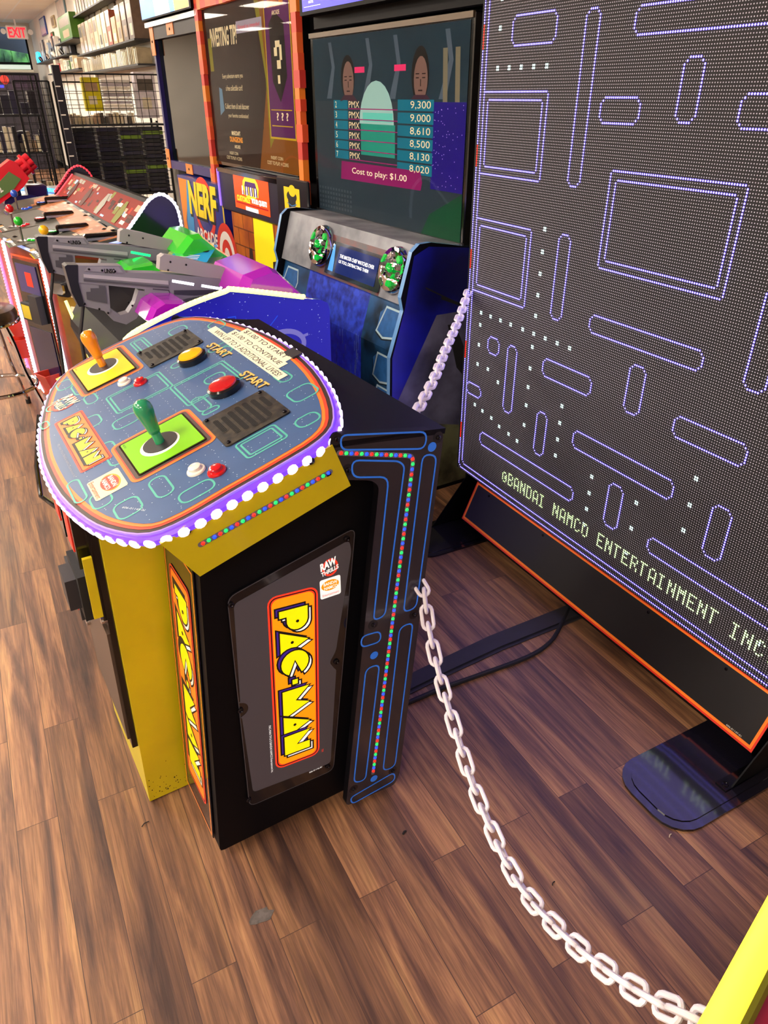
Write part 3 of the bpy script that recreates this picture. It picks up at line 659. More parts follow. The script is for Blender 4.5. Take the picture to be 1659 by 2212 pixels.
for i, (y0, y1) in enumerate(((.67-1.47, .92-1.47), (2.08-1.47, 2.30-1.47))):
    g = G(); x0 = -.41 if i == 0 else -.34
    f = lambda p, q, h: (p, q, h)
    outl = rr(x0, y0, .6, y1, .085, 5); g.prism(outl, f, 0, .008, FT)
    g.prism(rr(x0+.022, y0+.022, .6, y1-.022, .07, 5), f, .008, .011, FT)
    ft = g.build('foot_plate', led)
    g = G(); yb = (y0+.045) if i == 0 else (y1-.02)
    for yy in (yb,):
        g.px([(-.17, .012), (-.16, .014), (.02, .24), (.1, .24), (.1, .012)], yy-.002, yy+.002, BLK)
        g.box(-.185, .1, yy-.002, yy+.032, .011, .015, BLKG)
        screw(g, (-.168, yy+.014, .015), (0, 0, 1), .009)
    g.build('bracket', ft)
# ------------------------------------------------------------------ things on the floor
g = G(); RUB = mat('grey_black_rubber', '25242a', .6, noise=.25, nscale=20)
f = lambda p, q, h: (p, q, h)
pts = [(.72, 1.50), (.95, 1.53), (1.25, 1.56), (1.66, 1.57)]; pts2 = [(1.64, 1.485), (1.25, 1.478), (.95, 1.455), (.72, 1.43)]
g.prism(pts+pts2, f, .0005, .004, RUB); g.prism([(a, b-.012) for a, b in pts]+[(a, b+.012) for a, b in pts2], f, .004, .011, RUB)
tag(g.build('cable_cover'), 'flat black rubber cable cover on the floor between pedestal and display', 'cable cover')
g = G(); g.tube([(x, y, .008) for x, y in catmull([(.6, 1.40), (.93, 1.415), (1.1, 1.41), (1.3, 1.405), (1.42, 1.43), (1.52, 1.49), (1.62, 1.56)], 5, False)], .0075, BLKM)
tag(g.build('power_cable'), 'black power cable lying on the floor beside the rubber cover', 'cable')
# bits of litter
g = G(); rn = random.Random(2); g.prism([(.205+.03*math.cos(a)*rn.uniform(.7, 1.1), .99+.02*math.sin(a)*rn.uniform(.7, 1.1)) for a in [2*PI*i/14 for i in range(14)]], f, .0002, .0008, mat('grey_stain', '5c5450', .8, col2='46403c', nscale=60)); tag(g.build('floor_stain'), 'flattened grey spot stuck on the planks in front of the pedestal', 'stain')['kind'] = 'thing'
LIT_ = mat('pale_crumb', 'd8c8a8', .8); DRK = mat('dark_scrap', '16100e', .8)
for i, (x, y, l, m, lb) in enumerate(((.60, 1.02, .012, DRK, 'small dark stub of debris on the floor below the maze panel'), (.85, .73, .012, DRK, 'tiny dark splinter on the floor right of the chain'), (1.2, .69, .012, LIT_, 'pale crumb beside the black foot plate'), (.01, 1.36, .02, DRK, 'reddish brown thread near the yellow column corner'))):
    g = G(); g.tube([(x, y, .002), (x+l*.4, y+l*.3, .004), (x+l, y+l*.4, .002)], .0014 if i else .003, m, 5); o = tag(g.build('debris'), lb, 'debris', 'debris on the floor'); o['kind'] = 'thing'
# ------------------------------------------------------------------ white plastic chains
CHN = mat('white_plastic', 'e6e0e8', .42, bump=.1, nscale=60)
def link_mesh():
    g = G(); a, b, r = .0165, .0128, .0045; pts = []
    for i in range(7): an = -PI/2+PI*i/6; pts.append((a+b*math.cos(an), b*math.sin(an), 0))
    for i in range(7): an = PI/2+PI*i/6; pts.append((-a+b*math.cos(an), b*math.sin(an), 0))
    g.tube(pts, r, CHN, 8, True); return g
def chain(label, pts, pitch, roll0, rollk):
    t = thing('chain', label, 'chain', pts[0]); cm = [Vector(p) for p in catmull(pts, 12, False)]
    P_ = along([tuple(p) for p in cm], pitch); P_ = [Vector(p) for p in P_]; first = None
    pl_n = (Vector(pts[-1])-Vector(pts[0])).cross(Vector((0, 0, 1))).normalized()
    for i in range(len(P_)-1):
        a, b = P_[i], P_[i+1]; x = (b-a).normalized(); ro = roll0 + (i/len(P_))*rollk + (PI/2 if i % 2 else 0)
        y = (pl_n - x*pl_n.dot(x)).normalized(); z = x.cross(y); y2 = y*math.cos(ro)+z*math.sin(ro); z2 = x.cross(y2)
        M = Matrix((x, y2, z2)).transposed().to_4x4(); M.translation = (a+b)/2-Vector(pts[0])
        if first is None: o = first = link_mesh().build('chain_link', t)
        else: o = first.copy(); COL.objects.link(o); o.parent = t
        o.matrix_local = M
    return t
chain('white plastic link chain drooping from the pedestal to the lower right corner', [(.712, 1.178, .676), (.718, 1.148, .655), (.713, 1.115, .579), (.695, 1.03, .497), (.673, .922, .432), (.653, .823, .383), (.631, .713, .362), (.611, .619, .366), (.594, .534, .401), (.572, .425, .477), (.552, .331, .562), (.537, .259, .64), (.528, .214, .70), (.512, .17, .765)], .0415, .35, .6)
chain('white plastic link chain strung from behind the pedestal to the display edge', [(1.618, 2.338, 1.0), (1.43, 2.118, .963), (1.2, 1.85, .949), (1.08, 1.7, .95), (.94, 1.54, .95), (.8, 1.38, .955)], .0415, 0, .1)
# ------------------------------------------------------------------ machine at the lower right corner
cm_ = thing('arcade_deck', 'corner of a red deck edged by a bright yellow light tube, bottom right', 'arcade machine', (.62, 0, 0))
o_ = (.62, 0, 0)
YG = mat('yellow_glow_tube', 'fff24a', .4, em=2.6, emcol='ffe82a'); MAR = mat('maroon_panel', '7c0f2c', .35, coat=.3)
g = G(); p0, p1 = Vector((.438, .155, .8)), Vector((.778, .259, .8)); d = (p1-p0).normalized(); n_ = Vector((d.y, -d.x, 0))
q = [(p0-d*.02), (p1), (p1+n_*.5), (p0+n_*.5-d*.02)]; q = [(a.x-.62, a.y) for a in q]
g.prism(q, f, .70, .79, MAR, BLKG); g.prism([(x*.8+.05, y*.8-.04) for x, y in q], f, 0, .7, BLK); g.build('body', cm_)
g = G(); g.tube([p0-d*.03-Vector(o_), p1-Vector(o_)], .0165, YG, 14); g.tube([p0-d*.03-Vector(o_)+n_*.012-Vector((0, 0, .01)), p1-Vector(o_)+n_*.012-Vector((0, 0, .01))], .014, mat('olive_edge', '6a6a10', .5), 8); g.build('light_tube', cm_)
# ------------------------------------------------------------------ shooting game machine (row coordinates from here on)
class R(G):
    """builder whose coordinates are those of the machine row, moved to the thing's base on build"""
    def __init__(s, ox, oy): super().__init__(); s.o = (ox, oy)
    def build(s, name, parent=None):
        s.v = [(x-s.o[0], y-s.o[1], z) for x, y, z in s.v]; return super().build(name, parent)
def rthing(name, label, cat, x, y, group=None): return thing(name, label, cat, row(x, y), RR, group)
f = lambda p, q, h: (p, q, h)
STAR = mat('starry_blue_print', '1014b8', .3, coat=.3, em=.12, emcol='1418d0'); LBLUE = mat('pale_blue_edge', '6ea0d8', .25, coat=.4)
def stars(sh, n, x0, x1, y0, y1, seed, ins=None):
    rn = random.Random(seed); m = mat('star_white', 'b8d0ff', .5)
    for i in range(n):
        x, y = rn.uniform(x0, x1), rn.uniform(y0, y1)
        if ins is None or inside(x, y, ins): sh.poly(circ(x, y, rn.choice((.0012, .0016, .0026)), 5), m, .0008)
hx, hy = 2.0, 3.1
H = rthing('arcade_cabinet', 'shooting arcade cabinet with wide screen and round green ornaments, nearest the LED display', 'arcade machine', hx, hy)
g = R(hx, hy); g.box(1.99, 2.5, 2.46, 3.76, 0, 2.6, BLK); g.box(1.93, 2.02, 2.44, 3.8, 1.93, 1.99, BLK, .005); g.build('cabinet', H)
g = R(hx, hy); g.box(1.86, 2.0, 2.44, 3.8, 1.985, 2.35, BLK); sh = Sheet(g, (1.86, 3.78, 2.0), (0, -1, 0), (0, 0, 1)); sh.rect(.01, .0, 1.3, .34, mat('marquee_blue', '1a1cd0', .3, em=.9, emcol='2420e8'), .001)
MW = mat('lit_text_white', 'ffffff', .4, em=1, emcol='ffffff')
sh.text('XBOX 343', .03, .045, .11, .035, MW, .002, .01); sh.text('INDUSTRIES', .08, .028, .05, .011, MW, .002); sh.rect(.03, .015, .2, .017, MW, .002); sh.text('FIRETEAM RAVEN', .24, .13, .5, .07, MW, .002, .02)
sh.poly(rr(.45, .02, .8, .1, .03), mat('marquee_violet', '5a1cc0', .3, em=.6, emcol='6a20d0'), .0012); g.build('marquee', H)
g = R(hx, hy); g.box(1.905, 1.965, 2.475, 3.79, 1.105, 1.915, BLKG, .004); g.box(1.896, 1.906, 2.475, 3.79, 1.895, 1.915, mat('bronze_bezel', '5a4c3c', .3, .5)); g.box(1.9, 1.91, 2.475, 3.79, 1.105, 1.125, DGREY)
sc_o = g.build('screen', H)
rn_ = random.Random(12).random
SG_ = mat('screen_glass', '0b1014', .06, coat=.3)
def scr(name, c, e=.5, r=.12): m = mat('scr_'+name, c, .5, em=e, emcol=c); P(m).inputs['Specular IOR Level'].default_value = .05; return m
g = R(hx, hy); sh = Sheet(g, (1.904, 3.78, 1.11), (0, -1, 0), (0, 0, 1))
sh.rect(.02, .015, 1.285, .78, scr('teal_dark', '1a2c36', .45), .0008); sh.rect(.02, .015, 1.285, .52, scr('slate', '26323a', .4), .001)
sh.rect(1.06, .2, 1.285, .52, scr('indigo', '160a58', .8), .0012); [sh.poly(circ(1.07+.2*rn_(), .21+.3*rn_(), .002, 5), scr('starlet', 'b090d8', .6), .0016) for _ in range(60)]; [sh.rect(.03+.03*i, .03+.022*j, .048+.03*i, .042+.022*j, scr('grille', '3c444a', .4), .0012) for i in range(12) for j in range(5)]; sh.poly([(1.0, .015), (1.285, .015), (1.285, .2), (1.06, .1)], scr('moss', '123c26', .5), .0012)
for x in (.15, .5, .73, 1.1): sh.poly([(x, .53), (x+.05, .53), (x+.09, .66), (x+.06, .76), (x+.03, .76), (x+.06, .66)], scr('steel', '45525e', .45), .0012)
for x in (.43, .77): sh.rect(x, .632, x+.09, .655, scr('pinkred', 'c02858', .7), .0014)
for x in (1.13, 1.21): sh.poly([(x, .52), (x+.03, .52), (x+.02, .7), (x-.01, .7)], scr('hazard', '6a6450', .5), .0013)
for cx, cw, hair in ((.365, .06, .09), (.967, .058, .1)):     # two plain heads
    sh.poly(circ(cx, .615, cw+.006, 18, hair), scr('hair', '1c1614', .3), .0014); sh.poly(circ(cx+.004, .6, cw*.86, 18, .08), scr('skin', '70564e', .4), .0016)
    FD = scr('feature', '2a1a18', .2)
    for e in (-.02, .026): sh.rect(cx+e-.011, .603, cx+e+.011, .607, FD, .0017); sh.rect(cx+e-.013, .617, cx+e+.013, .621, FD, .0017)
    sh.rect(cx+.001, .575, cx+.007, .6, FD, .0017); sh.rect(cx-.012, .558, cx+.018, .563, FD, .0017)
    sh.poly([(cx-.08, .52), (cx+.09, .52), (cx+.05, .545), (cx-.04, .545)], scr('collar', '3a2430', .4), .0018)
sh.poly(arc(.62, .43, .15, 0, 180, 12, .17), scr('dome', '8fb8b0', .5), .0014)
sh.rect(.48, .3, .78, .43, scr('green', '1c7a68', .6), .0015); sh.rect(.5, .44, .76, .475, scr('paleteal', '5ab8a8', .55), .0016)
for i, (n, s_) in enumerate(((2, '9,300'), (3, '9,000'), (4, '8,610'), (5, '8,500'), (6, '8,130'), (7, '8,020'))):
    y = .487-.043*i; ye = .487-.048*i; T = scr('teal', '0c5a6c', .7); TX = scr('tan', 'c8b890', .8)
    sh.rect(.22, y, .36, y+.037, T, .0018); sh.rect(.365, y, .8, y+.004, scr('line', '7a1450', .7), .0018); sh.rect(.80, ye, 1.07, ye+.041, T, .0018)
    sh.text(str(n), .235, y+.006, .016, .026, TX, .0022); sh.text('PMX', .37, y+.006, .1, .027, TX, .0022); sh.text(s_, .9, ye+.005, .15, .031, TX, .0022)
sh.poly([(.275, .18), (.99, .187), (1.0, .22), (.985, .262), (.285, .262)], scr('magenta', '6c1048', .8), .002); sh.text('Cost to play: $1.00', .39, .205, .49, .034, scr('cream', 'd8c8a8', .9), .0024, .005)
g.build('screen_image', sc_o)
g = R(hx, hy); SP = mat('glossy_front', 'ffffff', .02, trans=1); P(SP).inputs['IOR'].default_value = 1.07; g.box(1.896, 1.8975, 2.49, 3.775, 1.125, 1.895, SP); g.build('glass', sc_o)
# lower front: cheeks and sloping panels
ck = [(1.74, 1.145), (1.685, 1.143), (1.65, 1.115), (1.6, .943), (1.612, .89), (1.55, .70), (1.545, 0), (2.0, 0), (2.0, 1.1)]
GST = mat('brushed_grey_panel', '94969e', .45, 0, col2='5c5e68', nscale=6); ART = mat('armour_art_blue', '245a90', .35, coat=.3, col2='0e2438', nscale=7)
for y0, y1 in ((2.47, 2.495), (3.70, 3.725)):
    g = R(hx, hy); g.px(ck, y0, y1, BLK, LBLUE); ch_ = g.build('cheek', H)
g = R(hx, hy); sh = Sheet(g, (0, 2.47, 0), (1, 0, 0), (0, 0, 1)); sh.poly([(1.56, .02), (2.0, .02), (2.0, 1.1), (1.73, 1.13), (1.66, 1.1), (1.62, .9), (1.56, .7)], mat('side_art_blue', '1820b8', .35, col2='0a0c50', nscale=2, coat=.2), .0006)
sh.poly([(1.56, .02), (1.56, .45), (1.78, .85), (2.0, .85), (2.0, .3), (1.75, .02)], mat('side_art_grey', '6a6a88', .4, col2='22223a', nscale=5), .001)
sh.poly([(1.6, .2), (1.8, .35), (2.0, .3), (2.0, .02), (1.6, .02)], mat('side_art_olive', '6a6c50', .4, col2='0e0e14', nscale=9), .0014)
sh.stroke([(1.8, .92), (1.95, .86)], .012, BLKM, .0014, False); sh.poly([(1.84, .8), (1.88, .8), (1.95, .66), (1.99, .6), (1.99, .5), (1.9, .6)], BLKM, .0014); sh.stroke([(1.72, .97), (1.9, .88)], .006, BLKM, .0016, False); g.build('side_art', H)
g = R(hx, hy); g.px([(1.70, 1.13), (1.632, .90), (1.66, .89), (1.95, 1.12)], 2.495, 3.70, GST); g.px([(1.66, .9), (1.60, .70), (1.585, 0), (1.66, 0)], 2.495, 3.70, BLK)
up = Vector((.068, 0, .23)).normalized(); fs = Sheet(g, (1.632, 3.70, .90), (0, -1, 0), up)
lo = Vector((.055, 0, .19)).normalized(); l2 = Sheet(g, (1.60, 3.70, .70), (0, -1, 0), lo); l3 = Sheet(g, (1.585, 3.70, 0), (0, -1, 0), Vector((.015, 0, .70)).normalized())
l2.rect(.0, 0, 1.205, .205, ART, .001); l3.rect(0, 0, 1.205, .7, ART, .001)
HEXD = mat('armour_dark', '0e1a26', .4); HEXB = mat('armour_blue', '2c66a8', .4, noise=.3); HEXE = mat('armour_edge', 'a8c4d0', .35)
for x in (0, 1.0):
    for i in range(5):
        for s3, y in ((l3, .56-.15*i),) + (((l2, .06),) if i == 0 else ()):
            pp = [(x+.01, y), (x+.07, y-.02), (x+.17, y), (x+.19, y+.05), (x+.17, y+.11), (x+.05, y+.11), (x+.01, y+.08)]
            s3.poly([(a-.005, b-.012) for a, b in pp], HEXD, .0014); s3.poly(pp, HEXB, .0018); s3.stroke(pp[:-1], .009, HEXE, .0022)
for s3 in (l3,):
    s3.rect(.3, 0, .9, .7, mat('circuit_blue', '2c4ac8', .35, col2='102060', nscale=25, em=.12, emcol='3030e0'), .0012); rn = random.Random(5)
    for i in range(110): x = rn.uniform(.3, .88); y = rn.uniform(0, .66); s3.rect(x, y, x+.004, y+rn.uniform(.02, .1), mat('circuit_pale', '8ab0e8', .4), .0016)
    s3.stroke(circ(.55, .3, .1, 24), .012, HEXD, .002); s3.poly(circ(.55, .3, .07, 20), mat('iris_indigo', '2a1a8c', .3), .0022)
l2.rect(.3, 0, .9, .205, MATS['circuit_blue'], .0014)
g.build('front_panel', H)
g = R(hx, hy); fs = Sheet(g, (1.632, 3.70, .90), (0, -1, 0), up)
fs.rect(.34, -.0, 1.0, .19, mat('rust_art', '6a2e30', .35, col2='3a4048', nscale=12), .0012); fs.poly(rr(.5, .012, 1.0, .165, .01), mat('smoke_plate', '1c2030', .12, coat=.6), .0016, .006)
fs.poly(rr(.6, .03, .96, .15, .006), mat('mini_screen', '14204c', .1, em=.5, emcol='1c2c70'), .009); fs.poly([(.53, .03), (.58, .03), (.575, .08), (.56, .15), (.545, .15), (.535, .08)], mat('mini_figure', '3a80c8', .3, em=.7, emcol='4a98e0'), .009)
fs.text('THE MASTER CHIEF WATCHES OVER', .62, .1, .31, .016, MW, .0095, .01); fs.text('US TOO, DISTRACTING THEM', .62, .075, .27, .016, MW, .0095, .01); g.build('info_screen', H)
GEM = mat('green_gem', '10a038', .1, em=.35, emcol='10e048', coat=.6)
for k, cx in enumerate((.43, 1.09)):
    g = R(hx, hy); fs = Sheet(g, (1.632, 3.70, .90), (0, -1, 0), up); o = fs.p(cx, .125, .002)
    g.lathe([(.098, 0), (.098, .012), (.088, .03), (.07, .02), (.03, .02), (0, .022)], CHROME, o, fs.N, 32); rn = random.Random(k)
    for i in range(44):
        ring_ = (14, 18, 12); r = (.082, .058, .034)[i % 3]; a = i*2*PI/(44/3) + (i % 3)*.3; x, y = cx+r*math.cos(a), .125+r*math.sin(a); l = (.011, .013, .009)[i % 3]; ti = a + (.9, 0, 1.57)[i % 3]
        c, s_ = math.cos(ti), math.sin(ti); m = GEM if (i*7) % 5 in (0, 2) else CHROME
        fs.poly([(x+c*l*u-s_*.006*v_, y+s_*l*u+c*.006*v_) for u, v_ in ((-1, 0), (-.5, -1), (.5, -1), (1, 0), (.5, 1), (-.5, 1))], m, .02, .012)
    g.ball(fs.p(cx, .125, .035), .014, GEM); g.build('ornament', H)
# its console in front
kx, ky = 1.0, 3.1
K = rthing('gun_console', 'blue starry gun console with yellow light rail behind the pedestal', 'arcade machine', kx, ky)
prof = [(.573, .939), (.747, .996), (.9, 1.028), (.935, 1.03), (1.213, .97), (1.29, .955), (1.318, .94), (1.326, .91), (1.319, 0), (.66, 0), (.6, .4), (.515, .82), (.52, .86)]
g = R(kx, ky); g.px(prof, 2.57, 2.59, STAR); sh = Sheet(g, (0, 2.57, 0), (1, 0, 0), (0, 0, 1)); stars(sh, 170, .6, 1.32, .5, 1.03, 2, prof)
EM = mat('emblem_pale', '9aa0f0', .35); sh.stroke([(1.12+.085*math.cos(a), .80+.055*math.sin(a)) for a in [math.radians(-40+i*11) for i in range(26)]], .02, EM, .0012, False); sh.stroke([(1.19, .822), (1.225, .83)], .011, EM, .0014, False); sh.poly(circ(1.09, .785, .025, 16, .016), EM, .0012)
NL = mat('neon_blue_line', '1c50d8', .4, em=.3, emcol='1c50e8')
for pp in ([(.8, .86), (.84, .93), (.86, .85)], [(.9, .94), (.93, .94), (.94, .84)], [(.98, .83), (1.06, .88), (1.1, .92)]): sh.stroke(pp, .004, NL, .0012, False)
g.build('side_panel', K)
g = R(kx, ky); g.px([(a, b-.13) if b > .5 else (a, b) for a, b in prof], 2.59, 3.72, BLK)
YB = mat('yellow_bar_print', 'e8f020', .3, em=1, emcol='e8ff20')
fr = Sheet(g, (.5735, 2.64, .9205), (0, 1, 0), Vector((.174, 0, .057)).normalized()); 
g.build('console_body', K)
YLED = mat('yellow_led_rail', 'f4ffb0', .4, em=2.4, emcol='efff78')
g = R(kx, ky); rail = catmull([(.52, .915), (.573, .945), (.747, 1.003), (.9, 1.036), (.94, 1.038), (1.213, .977)], 4, False)
g.tube([(x, 2.566, z) for x, z in rail], .0095, YLED, 8); 
for x, z in along(rail, .019): g.ball((x, 2.562, z+.003), .0085, YLED, 6)
g.build('led_rail', K)
g = R(kx, ky)
for y in (2.62, 3.68): g.tube([(.655, y, .02), (.59, y, .4), (.512, y, .82)], .008, YLED, 6)
g.tube([(.6, 3.2, .05), (.56, 3.2, .5), (.512, 3.2, .8)], .008, YLED, 6); g.build('front_leds', K)
def shell(name, parent, segs, m, ox, oy):
    g = R(ox, oy)
    for prof_, y0, y1, ins_ in segs:
        cx = sum(p[0] for p in prof_)/len(prof_); cz = sum(p[1] for p in prof_)/len(prof_); n = len(prof_)
        rings = [(y0, ins_), (y0+.04, 1), (y1-.04, 1), (y1, ins_)]; v = []
        for y, k in rings: v += [(cx+(a-cx)*k, y, cz+(b-cz)*k) for a, b in prof_]
        fs_ = [tuple(range(n)), tuple(reversed(range(3*n, 4*n)))]
        for r in range(3): fs_ += [(r*n+(i+1) % n, r*n+i, r*n+n+i, r*n+n+(i+1) % n) for i in range(n)]
        g.add(v, fs_, m)
    return g.build(name, parent)
PUR = mat('purple_translucent_plastic', 'a414a8', .15, coat=.5, em=.1, emcol='b414c0'); GRN = mat('green_translucent_plastic', '2cc428', .15, coat=.5, em=.1, emcol='20c020')
shell('gun_holder', K, [([(.97, 1.0), (1.01, 1.066), (1.11, 1.088), (1.144, 1.07), (1.255, .96), (1.33, .92), (1.3, .9), (1.0, .93)], 2.62, 3.0, .82)], PUR, kx, ky)['label'] = 'purple plastic gun holder'
shell('gun_holder', K, [([(.63, .94), (.66, .985), (.70, 1.003), (.776, .993), (.825, .955), (.8, .93), (.66, .91)], 2.66, 2.9, .85)], PUR, kx, ky)['label'] = 'purple plastic gun rest'
shell('gun_holder', K, [([(.95, 1.05), (1.02, 1.118), (1.072, 1.12), (1.15, 1.05), (1.27, .96), (1.2, .94), (.98, .98)], 3.28, 3.62, .82)], GRN, kx, ky)['label'] = 'green plastic gun holder'
shell('gun_holder', K, [([(.66, 1.0), (.73, 1.03), (.826, 1.036), (.86, 1.01), (.82, .96), (.7, .96)], 3.2, 3.42, .85)], GRN, kx, ky)['label'] = 'green plastic gun rest'
g = R(kx, ky); v = [(.80, 3.18, 1.0), (.96, 3.0, 1.005), (1.16, 3.28, 1.02), (1.02, 3.5, 1.06)]
g.add([(x, y, z-.01) for x, y, z in v]+v, [(3,2,1,0),(4,5,6,7),(0,1,5,4),(1,2,6,5),(2,3,7,6),(3,0,4,7)], mat('instruction_cream', 'cfc090', .25, coat=.5))
O = Vector(v[0]); Ux = (Vector(v[3])-O); Vx = (Vector(v[1])-O); ip = Sheet(g, O, Ux, Vx); ip.N = Vector((0, 0, 1))
ip.poly([(.35, .12), (.95, .1), (.96, .9), (.4, .92)], mat('instruction_blue', '2c90d8', .25, coat=.5, em=.2, emcol='2c90d8'), .0015)
ip.text('SELECT', .08, .62, .22, .1, WHITE, .003, .02); ip.text('PLAYER', .08, .42, .22, .1, WHITE, .003, .02)
for a, b in ((.7, .65), (.7, .2)): ip.poly(rr(a, b, a+.18, b+.16, .03), BLKM, .003); ip.text('N', a+.06, b+.04, .06, .08, WHITE, .004)
for i in range(4): ip.rect(.42+.05*i, .3, .44+.05*i, .7, WHITE, .003)
g.build('instruction_plate', K)
g = R(kx, ky); g.box(1.0, 1.25, 2.95, 3.28, .86, .97, mat('navy_box', '1c1050', .3, coat=.4)); g.box(.78, .97, 2.98, 3.15, .84, .93, GST); g.build('trim_blocks', K)
g = R(kx, ky); v = [(.53, 2.72, .90), (.53, 2.48, .90)]; 
g.build('cable_tray', K) if g.v else None
# front plate with yellow bars seen above the pedestal
g = R(kx, ky); pz = Sheet(g, (.64, 2.62, .852), (0, 1, 0), (.9, 0, .25)); pz.rect(-.02, -.05, .26, .08, BLKG, .002); 
for i in range(6): pz.rect(.03+.03*i, -.03+.012*(i % 3), .045+.03*i, .05+.01*(i % 2), YB, .003)
g.build('front_plate', K)
# ------------------------------------------------------------------ two light guns
GM = mat('gun_grey', '85838e', .42, noise=.1, nscale=5); GD = mat('gun_dark', '3c3a48', .45); GB = mat('gun_butt_black', '161624', .4); GI = mat('gun_inset', '4e4c56', .4)
gun_out = [(.0, .0), (.02, .003), (.19, .003), (.2, -.02), (.315, -.022), (.335, .03), (.5, -.0), (.62, -.02), (.62, -.1), (.46, -.105), (.40, -.125), (.27, -.105), (.245, -.155), (.215, -.19), (.17, -.197), (.13, -.17), (.05, -.135), (.0, -.1)]
def make_gun(label, y, x0, z0, tilt, ledm, ledcol):
    t = thing('light_gun', label, 'light gun', row(x0, y, z0), RR, 'rifle shaped light guns')
    t.rotation_euler = (0, tilt, RR)
    def pr(g, pts, y0, y1, m, ms=None): g.px(pts, y0, y1, m, ms)
    g = G(); w_ = .028
    # body with thumb hole: receiver strip, stock block, grip bow
    pr(g, [(.035, .004), (.19, .004), (.205, -.02), (.315, -.022), (.6, -.045), (.6, -.1), (.46, -.11), (.4, -.125), (.27, -.1), (.27, -.08), (.035, -.055)], -w_, w_, GM)
    pr(g, [(.035, -.055), (.14, -.062), (.14, -.165), (.05, -.14), (.035, -.13)], -w_*.9, w_*.9, GM)
    pr(g, [(.12, -.16), (.15, -.197), (.195, -.212), (.235, -.19), (.268, -.14), (.285, -.09), (.248, -.085), (.232, -.13), (.205, -.168), (.175, -.176), (.14, -.15)], -w_*.8, w_*.8, GM)
    b = g.build('body', t)
    g = G(); pr(g, [(-.005, .0), (.004, .006), (.04, .006), (.036, -.055), (.05, -.14), (.03, -.14), (.01, -.09)], -w_*1.04, w_*1.04, GB); g.build('butt_plate', t)
    g = G(); pr(g, [(.335, .035), (.35, .045), (.44, .03), (.52, .012), (.6, -.005), (.6, -.05), (.45, -.03), (.33, -.01)], -w_*.8, w_*.8, mat('gun_pale', 'a09a9c', .42)); rail_o = g.build('top_rail', t)
    for sy, nm in ((-1, 'near'), (1, 'far')):
        g = G(); sh = Sheet(g, (0, -w_*1.0, 0), (1, 0, 0), (0, 0, 1)) if sy < 0 else Sheet(g, (0, w_*1.0, 0), (-1, 0, 0), (0, 0, 1))
        k = 1 if sy < 0 else -1; q = lambda pts: [(k*a, b_) for a, b_ in (pts if k > 0 else pts[::-1])]
        sh.poly(q([(.055, -.025), (.36, -.05), (.36, -.064), (.055, -.037)]), mat('gun_ridge', 'b0acb6', .4), .0005, .003)
        sh.poly(q([(.055, -.042), (.36, -.07), (.36, -.078), (.055, -.05)]), GI, .0005, .002)
        sh.poly(q([(.075, -.075), (.105, -.075), (.105, -.065), (.128, -.068), (.128, -.13), (.06, -.115), (.06, -.088), (.075, -.088)]), GI, .0005, .001)
        sh.poly(q([(.07, -.0), (.18, -.0), (.195, -.021), (.06, -.015)]), mat('gun_panel', '918f9a', .42), .0005, .002)
        for x, z in ((.075, -.008), (.12, -.012), (.165, -.015), (.05, -.13), (.1, -.15), (.13, -.165), (.22, -.14), (.36, -.01), (.37, .02), (.43, .01)): screw(g, sh.p(k*x, z, .003 if z > -.03 else 0), sh.N, .004)
        x0_ = .128 if k > 0 else -.163; sh.text('UNSC', x0_, -.022, .037, .016, BLKM, .003, .05)
        for x in (.375, .49): sh.stroke(q([(x, -.05-(x-.375)*.16), (x+.085, -.064-(x-.375)*.16)]), .010, ledm, .0008, False)
        sh.poly(q([(.38, -.085), (.58, -.085), (.59, -.095), (.46, -.105), (.38, -.1)]), GD, .0006, .002); sh.stroke(q([(.3, -.08), (.36, -.085), (.37, -.11), (.32, -.115)]), .004, GD, .0008, False)
        g.build('side_detail', b)
    g = G(); g.tube([(.29, 0, -.1), (.295, 0, -.135), (.34, 0, -.145), (.38, 0, -.12)], .004, GM, 6); g.px([(.305, -.1), (.325, -.1), (.32, -.13), (.31, -.125)], -.008, .008, mat('trigger_maroon', '5a1030', .2, coat=.5)); g.build('trigger', t)
    g = G(); g.tube([(.05, 0, -.14), (.03, .0, -.25), (.05, .03, -.45), (.06, .05, -.75)], .007, DGREY, 8); g.build('cable', t)
    return t
LW = mat('gun_led_white', 'ffffff', .4, em=3, emcol='f4f0ff'); LGN = mat('gun_led_green', '20ff80', .4, em=2, emcol='18ff70')
make_gun('grey rifle light gun with white side lights, nearer of the two on the console', 2.86, .42, 1.128, math.radians(6.3), LW, 'w')
make_gun('grey rifle light gun with green side lights, behind the nearer gun', 3.45, .42, 1.143, math.radians(6.3), LGN, 'g')
# ------------------------------------------------------------------ card dungeon game: tall screen cabinet
dx, dy = 2.1, 4.7
D = rthing('arcade_cabinet', 'arcade cabinet with orange pixel block screen border between the two other screens', 'arcade machine', dx, dy)
g = R(dx, dy); g.box(2.0, 2.5, 3.85, 5.45, 0, 2.6, BLK); g.build('cabinet', D)
g = R(dx, dy); g.box(1.93, 2.0, 3.98, 5.38, 1.24, 2.5, BLKG); so = g.build('screen', D)
g = R(dx, dy); sh = Sheet(g, (1.929, 5.4, 1.24), (0, -1, 0), (0, 0, 1))   # u 0..1.42
sh.rect(.03, .02, 1.4, 1.0, scr('brownblack', '20120e', .4), .0008); sh.poly([(.8, .02), (1.4, .02), (1.4, .98), (.92, .98), (1.0, .5)], scr('amberdark', '6a3c08', .5), .001)
sh.rect(.08, .24, .9, .93, scr('charcoal', '241b18', .4), .0012); sh.poly([(.88, .9), (.95, .86), (1.05, .2), (.98, .14), (.98, .5)], scr('olive', '6a6410', .6), .0014)
